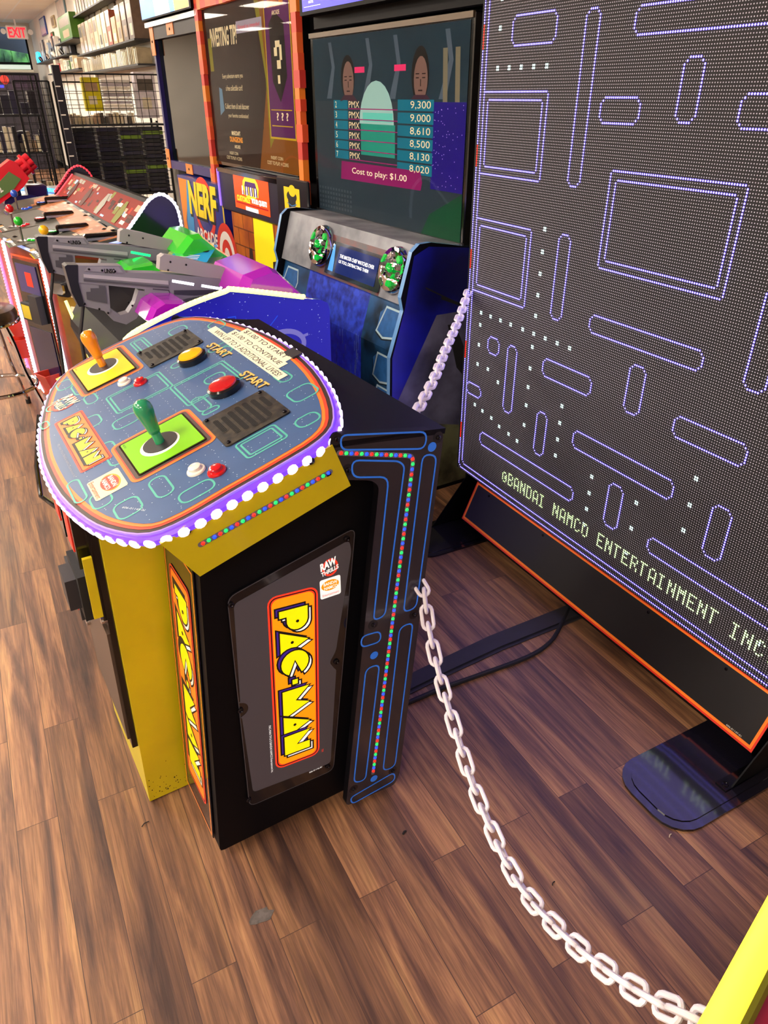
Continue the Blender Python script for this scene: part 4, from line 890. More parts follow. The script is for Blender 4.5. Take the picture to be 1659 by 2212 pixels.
CR = scr('creamtext', 'c0b088', .8); sh.text('INVESTING TIP!', .14, .68, .45, .1, CR, .002, .03, .1); sh.text('Every adventure earns you', .3, .5, .34, .032, CR, .002); sh.text('a free collectible card!', .34, .44, .28, .03, CR, .002)
sh.text('Collect them all and discover', .3, .34, .4, .03, CR, .002); sh.text('your favorite combination!', .34, .285, .34, .03, CR, .002)
sh.rect(.6, .73, .98, .79, scr('greytag', '8a8490', .6), .0024); sh.text('Flipped as intended', .63, .745, .32, .025, scr('redtext', 'b01820', .8), .003)
sh.poly([(1.0, .2), (1.34, .2), (1.34, .98), (1.02, .9)], scr('purple', '4a1848', .6), .0016); sh.stroke([(1.0, .2), (1.34, .2), (1.34, .98), (1.02, .9)], .01, scr('gold', 'a08410', .7), .0018)
sh.poly([(1.07, .75), (1.15, .8), (1.26, .75), (1.27, .5), (1.17, .38), (1.08, .48)], scr('nearblack', '1c1614', .2), .002)
sh.rect(1.12, .6, 1.16, .64, CR, .0026); sh.rect(1.14, .64, 1.2, .67, CR, .0026); sh.rect(1.19, .58, 1.22, .65, CR, .0026); sh.rect(1.15, .54, 1.2, .58, CR, .0026); sh.rect(1.15, .47, 1.18, .51, CR, .0026)
sh.text('? ? ?', 1.1, .29, .16, .04, CR, .0026, .03); sh.rect(1.03, .34, 1.31, .345, scr('gold', '', 0), .0026); sh.rect(1.03, .26, 1.31, .265, scr('gold', '', 0), .0026)
sh.text('MINECRAFT', 1.09, .87, .16, .03, CR, .0026, .03); sh.text('DUNGEONS', 1.07, .82, .2, .035, scr('orangetext', 'c07818', .8), .0026, .04); sh.text('ARCADE', 1.12, .785, .1, .02, CR, .0026, .02)
sh.text('MINECRAFT', .37, .19, .15, .025, CR, .0026, .03); sh.text('DUNGEONS', .33, .15, .22, .032, scr('orangetext', '', 0), .0026, .04); sh.text('ARCADE', .4, .115, .1, .02, CR, .0026, .02)
sh.text('INSERT COIN', .3, .075, .15, .018, CR, .0026); sh.text('COST TO PLAY: 4 COINS', .24, .045, .27, .02, CR, .0026); sh.text('INSERT COIN', .98, .085, .17, .018, CR, .0026); sh.text('COST TO PLAY: 4 COINS', .92, .055, .3, .02, CR, .0026)
sh.rect(.1, .55, .16, .73, scr('olive', '', 0), .002); sh.poly([(.2, .3), (.28, .33), (.27, .45), (.22, .46)], scr('violetgreen', '4a6a80', .6), .002)
g.build('screen_image', so)
g = R(dx, dy); g.box(1.922, 1.9235, 3.99, 5.37, 1.26, 2.4, SP); g.build('glass', so)
g = R(dx, dy); rn = random.Random(9); OM = [mat('block_'+c, c, .45, em=.1, emcol=c) for c in ('e8642c', 'd8442a', 'f08028', 'c83830', 'e0522c')]
def blocks(y0, y1, z0, z1, vert):
    t = z0 if vert else y0; k = 0
    while t < (z1 if vert else y1):
        l = rn.uniform(.05, .11); w_ = rn.uniform(-.006, .01); m = OM[k % 5]; k += 1
        if vert: g.box(1.9, 1.935, y0-w_, y1+w_*.5, t, min(t+l, z1), m)
        else: g.box(1.9, 1.935, t, min(t+l, y1), z0-w_*.3, z1+w_*.3, m)
        t += l
blocks(5.37, 5.43, 1.1, 2.5, True); blocks(3.93, 3.99, 1.12, 2.5, True); blocks(3.99, 5.37, 2.13, 2.18, False); g.build('block_border', D)
g = R(dx, dy); g.box(1.84, 2.0, 4.15, 5.12, .98, 1.235, mat('indigo_box', '1e1630', .4), .01); g.box(1.83, 1.85, 4.15, 5.12, 1.215, 1.24, BLKG); g.tube([(1.835, 5.12, 1.23), (1.835, 5.12, 1.0)], .008, mat('violet_rim', 'a080ff', .3, em=.8, emcol='a070ff'), 6); sbx = g.build('sign_box', D)
g = R(dx, dy); sh = Sheet(g, (1.839, 4.85, 1.02), (0, -1, 0), (0, 0, 1)); LO = mat('sign_orange', 'f04818', .3, em=.8, emcol='f05018'); LYL = mat('sign_yellow', 'ffd030', .3, em=.9, emcol='ffd030')
sh.rect(0, -.0, .56, .215, LO, .001); sh.poly(circ(.28, .14, .13, 14, .07), LYL, .0014); sh.poly([(.15, .09), (.2, .17), (.36, .17), (.41, .09)], mat('sign_purple', '4a2468', .3, em=.4, emcol='5a2c78'), .0018)
sh.text('CUSTOMIZE', .04, .045, .22, .035, LYL, .0022, .04); sh.text('YOUR QUEST!', .28, .045, .24, .035, MW, .0022, .04); sh.rect(.18, .0, .38, .022, MW, .0022); sh.rect(.02, .03, .54, .04, mat('sign_red', 'a01010', .4, em=.5, emcol='b01818'), .0018)
for k in range(8): sh.rect(.14+.035*k, .09, .155+.035*k, .14, (MW, LYL)[k % 2], .0026)
g.build('lit_sign', sbx)
g = R(dx, dy); g.box(1.82, 1.84, 3.735, 4.13, 1.0, 1.26, mat('black_sign', '1c1820', .3, coat=.4), .006); sh = Sheet(g, (1.82, 4.13, 1.0), (0, -1, 0), (0, 0, 1))
LGY = mat('logo_gold', 'f0c818', .4, em=.2, emcol='f0c818'); sh.poly([(.1, .1), (.3, .1), (.3, .215), (.1, .215)], LGY, .001); sh.poly(circ(.2, .17, .065, 16, .03), BLKM, .0016); sh.poly(circ(.21, .2, .045, 14, .03), LGY, .0022); sh.poly([(.15, .15), (.25, .15), (.24, .1), (.16, .1)], BLKM, .0018)
sh.stroke([(.14, .135), (.2, .122), (.26, .135)], .005, mat('logo_blue', '3a80c8', .4), .0026, False); sh.text('Play Mechanix', .06, .05, .32, .03, MW, .0016, .01); g.build('maker_sign', D)
g = R(dx, dy); g.box(1.86, 2.0, 3.82, 5.0, 0, .99, mat('door_amber_print', 'c06818', .4, col2='8c3410', nscale=5, em=.12, emcol='c06818')); sh = Sheet(g, (1.86, 4.98, 0), (0, -1, 0), (0, 0, 1))
BK = mat('brick_line', '6a2c10', .5)
for i in range(9):
    sh.rect(0, .11*i, 1.14, .11*i+.008, BK, .0008)
    for j in range(7): sh.rect(.17*j+(.08 if i % 2 else 0), .11*i, .17*j+.008+(.08 if i % 2 else 0), .11*i+.11, BK, .0008)
sh.poly([(.3, 0), (.36, .99), (.66, .99), (.75, 0)], mat('bright_beam', 'f0e018', .4, em=.35, emcol='f0e018'), .0012)
CA = mat('castle_dark', '2a1614', .5); sh.poly([(.1, 0), (.12, .6), (.16, .6), (.17, .72), (.24, .7), (.25, .78), (.3, .78), (.33, .55), (.42, .55), (.46, .6), (.55, .56), (.57, .5), (.6, .5), (.63, .75), (.68, .76), (.7, .62), (.76, .62), (.78, .4), (.86, .4), (.9, 0)], CA, .0016)
sh.poly([(.47, .56), (.52, .56), (.53, .35), (.56, .1), (.5, .1)], mat('banner_red', '9c1414', .5), .002)
for x, y in ((.44, .3), (.5, .34), (.56, .28)): sh.rect(x, y, x+.03, y+.04, LYL, .0022)
g.build('front_art', D)
# ------------------------------------------------------------------ four player console
cx_, cy_ = .85, 4.95
C4 = rthing('player_console', 'four player arcade console with coloured ball joysticks and white light edges', 'arcade machine', cx_, cy_)
foot = [(.42, 5.35), (.42, 4.87), (.554, 4.5), (.80, 4.12), (1.17, 3.97), (1.17, 5.88), (.55, 5.88)]
OPR = mat('orange_red_print', 'b84418', .4, col2='6a1c10', nscale=4, em=.05, emcol='c04818')
g = R(cx_, cy_); g.prism(foot, f, 0, .95, BLK, OPR)
def wallsheet(g, a, b, z0=0):
    a, b = Vector((*a, 0)), Vector((*b, 0)); u = (b-a).normalized(); return Sheet(g, (a.x, a.y, z0), u, (0, 0, 1)), (b-a).length
wsA, lA = wallsheet(g, foot[1], foot[2]); wsB, lB = wallsheet(g, foot[2], foot[3]); wsC, lC = wallsheet(g, foot[0], foot[1])
wsB.rect(.05, .0, lB, .9, mat('gold_glow_print', '8a6a18', .4, col2='5a1810', nscale=3), .001); wsB.poly([(.18, .45), (.24, .45), (.24, .5), (.34, .5), (.34, .4), (.28, .4), (.28, .36), (.18, .36)], BLKM, .0014)
wsB.stroke([(.15, .43), (.18, .43), (.18, .47), (.22, .47), (.22, .51)], .008, mat('tan_pixel', 'c89060', .5), .002, False)
for x, y in ((.12, .72), (.16, .68), (.2, .74), (.14, .6)): wsB.rect(x, y, x+.05, y+.03, mat('bone_pixel', 'd8ccb0', .5), .002)
wsA.rect(0, 0, lA, .95, OPR, .0008); g.build('base', C4)
g = R(cx_, cy_); s2, l2_ = wallsheet(g, foot[1], foot[2])
s2.rect(.06, .08, .34, .84, BLKG, .002, .008); s2.rect(.08, .1, .32, .45, mat('indigo_door', '2a2448', .25, coat=.3), .011, .003); s2.rect(.09, .5, .2, .6, DGREY, .011, .03); s2.rect(.1, .51, .19, .59, YEL, .042); s2.rect(.22, .5, .31, .66, DGREY, .011, .04)
s2.rect(.09, .66, .31, .82, mat('indigo_panel', '3a3468', .3), .011, .004); s2.rect(.18, .7, .25, .78, RED, .016); s2.stroke([(.05, .07), (.35, .07), (.35, .86), (.05, .86)], .012, mat('orange_frame', 'd05028', .35), .004); g.build('coin_door', C4)
g = R(cx_, cy_); s2, _ = wallsheet(g, foot[2], foot[3]); s2.poly(rr(.05, .68, .17, .86, .03), mat('door_plate_dark', '18141c', .3), .004, .004); s2.poly(rr(.06, .7, .15, .76, .015), CHROME, .01, .03); g.build('card_reader', C4)
WLED = mat('white_led_strip', 'ffffff', .4, em=2.2, emcol='dfe2ff'); PLED = mat('pink_led_strip', 'ff90c0', .4, em=1.5, emcol='ff6aa8'); RLED = mat('red_led_strip', 'ff5060', .4, em=1.6, emcol='ff2838')
g = R(cx_, cy_)
for (x, y), m in ((foot[1], WLED), (foot[2], WLED), (foot[0], PLED)):
    x -= .008; g.tube([(x, y, .93), (x, y, .06), (x+.02, y-.02, .01)], .009, m, 6)
    for i in range(46): g.ball((x-.004, y, .04+.0195*i), .0095, m, 6)
g.build('corner_leds', C4)
deckp = [(.93, 5.93), (.66, 6.05), (.47, 5.6), (.40, 5.2), (.416, 4.8), (.50, 4.1), (.62, 3.93), (.86, 3.90)]
zt = lambda x, e=0: .965 + (x-.4)*.17 + e
g = R(cx_, cy_); n = len(deckp); v = [(x, y, zt(x)) for x, y in deckp] + [(x, y, zt(x)-.035) for x, y in deckp]
g.add(v, [tuple(range(n-1, -1, -1))[::-1], tuple(range(2*n-1, n-1, -1))] + [(i, n+i, n+(i+1) % n, (i+1) % n) for i in range(n)], mat('slate_deck', '4a4a42', .5, noise=.2, nscale=5))
up = Vector((1, 0, .17)); ds = Sheet(g, (.4, 5.95, .965), (0, -1, 0), up)       # u from far to near, v towards the screen
ds.poly([(.02, .50), (.05, .36), (.45, .30), (.9, .34), (1.4, .30), (2.03, .36), (2.04, .46)], mat('copper_deck', 'c07c50', .5, col2='a06038', nscale=9), .001)
rn = random.Random(4)
for i in range(40): u, v_ = rn.uniform(.1, 1.95), rn.uniform(.3, .48); ds.rect(u, v_, u+rn.uniform(.03, .12), v_+.02, mat(rn.choice(('copper_a', 'copper_b', 'olive_a')), {'copper_a': 'c88458', 'copper_b': '9c6440', 'olive_a': '7a7850'}['copper_a'], .4), .0014)
g.build('deck', C4)
g = R(cx_, cy_); g.tube([(x, y, zt(x)-.02) for x, y in deckp[4:]], .008, mat('blue_white_edge', 'a0b0ff', .3, em=1, emcol='a0b0ff'), 6); g.build('edge_light', C4)
cols = (('blue', '1c50c0'), ('red', 'd01020'), ('green', '18b828'), ('yellow', 'f0b80c'))
bp = ((.61, 5.60), (.50, 4.99), (.475, 4.47), (.53, 4.02))
for (nm, hx_), (x, y) in zip(cols, bp):
    m = mat('ball_'+nm, hx_, .15, coat=.6); z = zt(x)
    g = R(cx_, cy_); g.lathe([(.03, 0), (.03, .004), (.006, .005), (.006, .075)], STEEL, (x, y, z), (.0, 0, 1), 14); g.ball((x, y, z+.1), .0235, m, 16); plabel(g.build('joystick', C4), nm+' ball joystick')
    g = R(cx_, cy_); pl_ = Sheet(g, (x, y, z+.001), (0, -1, 0), up); pl_.poly([(-.05, -.08), (.1, -.08), (.16, .12), (.0, .14)], mat('dark_plate_'+nm, '30342c', .4), .001); pl_.stroke([(-.05, -.08), (.1, -.08)], .006, m, .002, False)
    for i in range(3): pl_.rect(-.03+.04*i, -.06, -.005+.04*i, -.045, WHITE, .002)
    pl_.rect(-.16, -.07, -.1, -.045, mat('tan_tag', 'c89850', .4), .002); pl_.rect(-.09, -.07, -.06, -.045, WHITE, .002)
    for a, b in ((.04, .03), (.075, .045), (.055, .07)): g.lathe([(.015, 0), (.015, .004), (.01, .009), (0, .009)], mat('btn_clear_'+nm, hx_, .15, em=.3, emcol=hx_, coat=.5), pl_.p(a, b, .001), (0, 0, 1), 12)
    g.lathe([(.036, 0), (.036, .012), (.03, .014)], BLKG, pl_.p(.03, .15, .001), (0, 0, 1), 16); g.lathe([(.03, .012), (.028, .018), (0, .02)], m, pl_.p(.03, .15, .001), (0, 0, 1), 16)
    g.build('button_cluster', C4)
    g = R(cx_, cy_); z2 = zt(x+.25); g.box(x+.17, x+.34, y-.06, y-.02, z2-.005, z2+.03, BLKG, .008); g.box(x+.18, x+.33, y-.068, y-.058, z2, z2+.012, mat('silver_slot', 'b0b0c8', .2, .6)); g.build('card_slot', C4)
g = R(cx_, cy_)
for u, v_ in ((.03, .45), (.6, .49), (1.2, .47), (1.75, .45), (1.95, .2), (1.3, .06), (.8, .05)): screw(g, Sheet(g, (.4, 5.95, .965), (0, -1, 0), up).p(u, v_, .002), (0, 0, 1), .014)
g.build('deck_screws', C4)
ckp = [(.895, 1.04)] + catmull([(.91, 1.07), (.98, 1.142), (1.036, 1.199), (1.103, 1.222), (1.163, 1.173), (1.181, 1.083), (1.183, .9)], 4, False) + [(.9, .9)]
CK = mat('cheek_dark_violet', '1c1224', .15, coat=.6)
g = R(cx_, cy_); g.px(ckp, 3.93, 3.95, CK); plabel(g.build('cheek', C4), 'near cheek with white light edge'); g = R(cx_, cy_); g.px(ckp, 5.9, 5.92, CK); plabel(g.build('cheek', C4), 'far cheek with red light edge')
g = R(cx_, cy_)
for y, m in ((3.935, WLED), (5.91, RLED)):
    g = R(cx_, cy_); g.tube([(a, y, b) for a, b in ckp[1:-2]], .008, m, 8)
    for a, b in along(ckp[1:-2], .022): g.ball((a, y-.004, b+.002), .0095, m, 6)
    g.build('cheek_led_strip', C4)
g = R(cx_, cy_); g.px([(.90, 1.035), (1.06, 1.19), (1.18, 1.15), (1.18, .95), (.9, .95)], 3.95, 5.9, BLK)
dv = Vector((.16, 0, .155)).normalized(); sd = Sheet(g, (.90, 5.9, 1.035), (0, -1, 0), dv)
sd.rect(.03, .02, 1.92, .2, scr('crimson', '701c14', .7), .002); g.tube([sd.p(.04, .01, .004), sd.p(.04, .2, .004)], .007, RLED, 6); rn = random.Random(6); SC6 = [scr('c%d' % i, c, .7) for i, c in enumerate(('a8301c', 'c88a70', '8a8478', '3a1c18', '6a6a30', 'b0b0a8', '50302a', '90a0b8'))]
for i in range(60):
    u, v_ = rn.uniform(.1, 1.8), rn.uniform(.03, .17); w2, h2 = rn.uniform(.02, .09), rn.uniform(.012, .05); sd.rect(u, v_, min(u+w2, 1.9), min(v_+h2, .195), SC6[i % 8], .0024+i*.00002)
for k in range(4): sd.poly([(.3+.42*k, .03), (.38+.42*k, .03), (.4+.42*k, .1), (.36+.42*k, .17), (.32+.42*k, .17), (.29+.42*k, .1)], SC6[(3, 6, 2, 4)[k]], .005)
g.build('tilted_screen', C4)
CUPR = mat('red_card_bin_plastic', 'd83a24', .35)
def bin_(s_, u, z, par):
    g = R(cx_, cy_); q = [(u-.05, z, 0), (u+.05, z, 0), (u+.05, z, .06), (u-.05, z, .06)]; r2 = [(u-.065, z+.12, 0), (u+.065, z+.12, 0), (u+.065, z+.12, .1), (u-.065, z+.12, .1)]
    A = [s_.p(a, b, c+.004) for a, b, c in q]; B = [s_.p(a, b, c+.004) for a, b, c in r2]
    cc = sum(B, Vector())/4; C_ = [b+(cc-b)*.12 for b in B]; Dn = [a+Vector((0, 0, .008)) for a in A]; ca = sum(Dn, Vector())/4; Dn = [a+(ca-a)*.15 for a in Dn]
    g.add(A+B+C_+Dn, [(3,2,1,0)]+[(i, (i+1) % 4, 4+(i+1) % 4, 4+i) for i in range(4)]+[(4+i, 4+(i+1) % 4, 8+(i+1) % 4, 8+i) for i in range(4)]+[(8+i, 8+(i+1) % 4, 12+(i+1) % 4, 12+i) for i in range(4)]+[(12,13,14,15)], CUPR)
    plabel(g.build('card_bin', par), 'red plastic card bin')
sA, _ = wallsheet(R(cx_, cy_), foot[1], foot[2]); sC, _ = wallsheet(R(cx_, cy_), foot[0], foot[1])
bin_(sA, .24, .08, C4); bin_(sC, .3, .34, C4); bin_(sC, .3, .2, C4)
# ------------------------------------------------------------------ foam dart game: cabinet, console and blaster
nx, ny = 2.15, 6.0
NC = rthing('arcade_cabinet', 'blue framed arcade cabinet with orange tabs and big yellow lettering, farthest of the row', 'arcade machine', nx, ny)
NB = mat('indigo_frame', '26206a', .35); NO = mat('tab_orange', 'ee8a3a', .4)
g = R(nx, ny); g.box(1.99, 2.5, 5.48, 6.5, 0, 2.15, BLK); g.box(1.9, 2.5, 5.4, 6.58, 2.1, 2.13, BLKG); g.build('cabinet', NC)
g = R(nx, ny); g.box(1.92, 1.99, 5.47, 6.5, 2.02, 2.10, DGREY); g.box(1.92, 1.99, 5.47, 6.52, 1.14, 1.2, NB); g.box(1.92, 1.99, 6.46, 6.5, 1.15, 2.1, NB); g.box(1.92, 1.99, 5.43, 5.47, 1.15, 2.1, NB); fr_ = g.build('screen_frame', NC)
g = R(nx, ny)
for a in ((6.44, 6.53, 1.92, 2.1), (6.44, 6.53, 1.14, 1.28), (5.95, 6.1, 2.03, 2.1), (5.9, 6.05, 1.13, 1.2), (5.42, 5.5, 1.1, 1.2)): g = R(nx, ny); g.box(1.915, 1.92, *a, NO); screw(g, (1.915, (a[0]+a[1])/2, (a[2]+a[3])/2), (-1, 0, 0), .01); g.build('corner_tab', fr_)
DSC = mat('dark_screen', '0c1214', .05); P(DSC).inputs['Specular IOR Level'].default_value = .3; g = R(nx, ny); g.box(1.95, 1.955, 5.47, 6.46, 1.2, 2.02, DSC); g.build('screen', NC)
g = R(nx, ny); g.box(1.88, 2.3, 5.42, 6.56, 2.14, 2.5, BLK); sh = Sheet(g, (1.88, 6.55, 2.15), (0, -1, 0), (0, 0, 1)); sh.rect(0, 0, 1.1, .34, mat('lit_azure', '2aa0ff', .3, em=1.3, emcol='2a98ff'), .001); sh.poly([(.35, 0), (.7, 0), (.62, .3), (.3, .3)], mat('lit_pale', 'd8f0ff', .3, em=1.3, emcol='d0ecff'), .0016); sh.poly([(.8, 0), (1.1, 0), (1.1, .3), (.76, .3)], mat('lit_amber', 'ffb020', .3, em=1.2, emcol='ffa818'), .0016)
sh.text('NERF', .38, .1, .25, .1, mat('lit_blue2', '2040c0', .3, em=.6, emcol='2040c0'), .002, .03); g.build('marquee', NC)
g = R(nx, ny); g.box(1.86, 1.98, 5.14, 6.12, 0, 1.12, mat('royal_blue_print', '16267c', .35, coat=.3, em=.06, emcol='2038b0')); sh = Sheet(g, (1.86, 6.1, 0), (0, -1, 0), (0, 0, 1))
sh.poly([(0, .2), (.12, .55), (.08, .8), (.25, 1.1), (0, 1.1)], mat('orange_splash', 'e88a20', .4), .001); sh.poly([(.12, .55), (.22, .5), (.3, 1.08), (.2, 1.1), (.1, .8)], mat('sky_splash', '2a90d0', .4), .0012); sh.rect(.93, 0, .955, 1.1, mat('yellow_trim', 'd8b820', .4), .0012)
sh.stroke(circ(.55, .93, .2, 26, .19), .05, RED, .0014); sh.poly(circ(.94, .66, .2, 28, .22), RED, .0015); sh.poly(circ(.94, .66, .15, 26, .165), WHITE, .0018); sh.poly(circ(.94, .66, .1, 24, .11), RED, .0021); sh.poly(circ(.94, .66, .05, 20, .055), WHITE, .0024)
NY = mat('name_yellow', 'e8cc1c', .4, em=.15, emcol='e8cc1c'); sh.text('NERF', .21, .84, .62, .25, BLKM, .0024, .05, .12); sh.text('NERF', .2, .86, .6, .24, NY, .0028, .045, .12); sh.text('ARCADE', .3, .69, .46, .09, WHITE, .0026, .03, .1)
sh.poly([(.38, .6), (.8, .5), (.6, .56), (.45, .68)], NY, .0022); g.build('front_art', NC)
bx, by = 1.0, 6.7
B = rthing('gun_console', 'dark round fronted console with a blue light arc behind the coloured joysticks', 'arcade machine', bx, by)
arcp = [(.62, 7.3), (.60, 6.9), (.70, 6.5), (.9, 6.25), (1.25, 6.2)]; ap = catmull(arcp, 4, False)
g = R(bx, by); g.prism(list(reversed([(1.3, 7.3)]+[tuple(p) for p in ap]))[::-1], f, 0, .98, mat('deep_navy', '14123c', .3, coat=.3)); g.build('console_body', B)
BL2 = mat('azure_led_strip', '40b0ff', .4, em=2.2, emcol='2898ff'); g = R(bx, by); fa = catmull([(.80, 7.25), (.88, 7.0), (1.0, 6.78), (1.07, 6.5), (1.15, 6.2)], 5, False); g.tube([(x, y, .995) for x, y in fa], .012, BL2, 6); 
for x, y in along([tuple(a) for a in fa], .03): g.ball((x, y, 1.0), .013, BL2, 6)
g.build('led_arc', B)
g = R(bx, by); g.box(.78, .92, 6.3, 6.46, .98, 1.08, mat('violet_block', '281a5a', .3, coat=.4), .01); g.tube([(.66, 6.4, .98), (.68, 6.4, 1.12)], .03, mat('red_cup', 'c01020', .3), 10); g.box(.5, .7, 6.5, 6.6, .99, 1.01, YEL, .005); g.build('fittings', B)
BLS = thing('toy_blaster', 'red rotary foam dart blaster with green side patch, upper left edge', 'blaster', row(.70, 6.3, 1.02), RR)
BR_ = mat('blaster_red', 'd41c30', .22, coat=.4); BG = mat('blaster_green', '5a7a48', .3); BN = mat('blaster_navy', '1c1c5a', .3)
def rot(p, an=math.radians(32)): x, z = p; return (x*math.cos(an)-z*math.sin(an), x*math.sin(an)+z*math.cos(an)+.13)
g = G(); g.px([rot(p) for p in [(-.4, -.06), (-.4, .07), (-.1, .09), (.06, .09), (.08, .06), (.08, -.07), (0, -.09), (-.2, -.08)]], -.07, .07, BR_); g.px([rot(p) for p in [(-.38, .07), (-.05, .09), (-.05, .115), (-.3, .11)]], -.03, .03, BR_); b_ = g.build('body', BLS)
g = G(); g.px([rot(p) for p in [(-.2, -.05), (-.16, .02), (.0, .04), (.03, -.04), (-.05, -.06)]], -.076, -.07, BG); sh = Sheet(g, (0, -.077, 0), (1, 0, 0), (0, 0, 1)); a = rot((-.17, -.03)); sh.text('P2', a[0], a[1], .05, .04, WHITE, .001, .03, rot=.55); g.build('side_patch', b_)
g = G()
for k in range(6):
    an = k*PI/3; q = [rot((t, .04*math.sin(an))) for t in (.06, .18)]; g.tube([(q[0][0], .045*math.cos(an), q[0][1]), (q[1][0], .045*math.cos(an), q[1][1])], .022, BR_, 10)
q0, q1 = rot((.12, 0)), rot((.14, 0)); g.tube([(q0[0], 0, q0[1]), (q1[0], 0, q1[1])], .075, BR_, 16); g.build('barrels', BLS)
g = G(); g.px([(-.08, 0), (.1, 0), (.14, -.02), (.16, -.05), (-.1, -.05)], -.05, .05, BN); g.tube([(.0, 0, -.04), (0, 0, .1)], .035, BN, 10); g.build('mount', BLS)
# ------------------------------------------------------------------ stool
ST = thing('bar_stool', 'chrome tube stool with padded brown seat, cut by the left edge', 'stool', (-.1, 4.52, 0))
SEAT = mat('mottled_brown_vinyl', '5c4a38', .3, col2='2e2620', nscale=18); g = G(); g.lathe([(.15, .57), (.185, .58), (.19, .61), (.18, .64), (.13, .655), (0, .66)], SEAT, seg=28); g.build('seat', ST)
g = G(); g.tube([(.187*math.cos(a), .187*math.sin(a), .575) for a in [2*PI*i/28 for i in range(28)]], .01, CHROME, 8, True); g.build('seat_ring', ST)
g = G(); g.tube([(.2*math.cos(a), .2*math.sin(a), .2) for a in [2*PI*i/28 for i in range(28)]], .012, CHROME, 8, True); g.build('foot_ring', ST)
for k in range(4):
    a = math.radians(60+90*k); c, s_ = math.cos(a), math.sin(a); g = G(); g.tube([(r*c, r*s_, z) for r, z in catmull([(.12, .57), (.15, .45), (.17, .3), (.205, .18), (.25, .03)], 3, False)], .011, CHROME, 8); l_ = g.build('leg', ST)
    g = G(); g.lathe([(.015, 0), (.015, .04), (0, .04)], BLKM, (.255*c, .255*s_, 0), seg=10); g.build('foot_cap', l_)
# ------------------------------------------------------------------ wire racks and stock behind
WIRE = mat('black_wire', '101014', .4, .4)
def gridwall(label, x0, x1, y, z0, z1, step=.1, post=False):
    t = thing('gridwall_rack', label, 'wire rack', ((x0+x1)/2, y, 0), 0, None); g = G(); hw = (x1-x0)/2
    n = int(round(2*hw/step)); 
    for i in range(n+1): x = -hw+2*hw*i/n; g.box(x-.003, x+.003, -.003, .003, z0, z1, WIRE)
    m_ = int(round((z1-z0)/step))
    for j in range(m_+1): z = z0+(z1-z0)*j/m_; g.box(-hw, hw, -.006, 0, z-.003, z+.003, WIRE)
    for z in (z0, z1): g.box(-hw, hw, -.01, .01, z-.008, z+.008, WIRE)
    g.build('wire_grid', t)
    for x in (-hw, hw): g = G(); g.box(x-.012, x+.012, -.012, .012, 0, z1, WIRE); g.build('upright', t)
    if post: 
        g = G(); NV = mat('navy_post', '0e0c1e', .5); g.box(-hw-.05, -hw+.03, -.05, .04, 0, 1.95, NV)
        for k in range(12): g.box(-hw-.052, -hw-.0, -.053, -.05, .2+.14*k, .212+.14*k, WHITE)
        g.build('slotted_post', t)
    return t
gridwall('black wire grid rack with a slotted navy post, right half of the far rack wall', 1.2, 2.32, 10.0, .08, 1.87, .085, True)
gridwall('second black wire grid standing just behind the right rack', 1.22, 2.32, 10.75, .1, 1.8, .12)
gridwall('black wire grid rack across the left edge, before the far window', .1, 1.08, 11.2, .08, 1.88, .09)
gridwall('black wire grid rack deeper behind the left rack', .2, 1.15, 12.6, .1, 1.92, .1)
gridwall('black wire grid beside the slotted post, seen between both racks', .75, 1.12, 10.3, .08, 1.8, .07)
# shelves between the grids
SHM = mat('black_shelf', '15141a', .5)
rn = random.Random(21)
def shelving(label, x0, x1, y0, y1, zs):
    t = thing('shelving_unit', label, 'shelving unit', (0, 0, 0))
    for z in zs: g = G(); g.box(x0, x1, y0, y1, z-.02, z, SHM); g.build('shelf', t)
    for a in (x0-.02, x1):
        for b in (y0, y1-.02): g = G(); g.box(a, a+.02, b, b+.02, 0, max(zs)+.02, SHM); g.build('upright', t)
    return t
shelving('black shelving unit packed with boxes behind the right wire grid', 1.24, 2.34, 10.1, 10.6, (1.36, .98, .6, .25))
PAL = {'pale': ('cfc8c0', 'e4dccb', 'b8b0b8', 'd8d4cc', 'a8a0a8'), 'dark': ('16142a', '1c1a2c', '101018', '22203a', '181420'), 'mix': ('d8c8a8', 'b09070', 'e8e0d0', '8a7a6a', 'c8b890', '504840', 'ddd2b4')}
def stockm(c): return mat('stock_'+c, c, .35, coat=.2, noise=.25, nscale=14)
def boxthing(name, label, cat, x0, x1, y0, y1, z0, z1, c, group, face=None):
    g = G(); g.box(-(x1-x0)/2, (x1-x0)/2, -(y1-y0)/2, (y1-y0)/2, 0, z1-z0, stockm(c), .003)
    if face == 'f':
        sh = Sheet(g, (-(x1-x0)/2, -(y1-y0)/2, 0), (1, 0, 0), (0, 0, 1)); W_, Hh = x1-x0, z1-z0; sh.rect(W_*.15, Hh*.6, W_*.85, Hh*.85, stockm(rn.choice(PAL['mix'])), .001); sh.rect(W_*.25, Hh*.2, W_*.7, Hh*.45, stockm(rn.choice(PAL['mix']+PAL['dark'])), .001)
    elif face == 'w':
        sh = Sheet(g, (-(x1-x0)/2, (y1-y0)/2, 0), (0, -1, 0), (0, 0, 1)); W_, Hh = y1-y0, z1-z0; sh.rect(W_*.1, Hh*.55, W_*.9, Hh*.9, stockm(rn.choice(PAL['mix'])), .001); sh.rect(W_*.3, Hh*.1, W_*.8, Hh*.4, stockm(rn.choice(PAL['mix'])), .001)
    o = g.build(name, None, ((x0+x1)/2, (y0+y1)/2, z0)); tag(o, label, cat, group); return o
boxthing('plush_pack', 'bright yellow pack standing behind the wire grid', 'pack', 1.46, 1.66, 10.15, 10.25, 1.5, 1.84, 'd8cc10', None, 'f')
boxthing('boxed_item', 'white box with a dark window at the right end of the upper rack shelf', 'box', 2.06, 2.3, 10.15, 10.3, 1.42, 1.9, 'd8d0d8', None, 'f')
x = 1.7
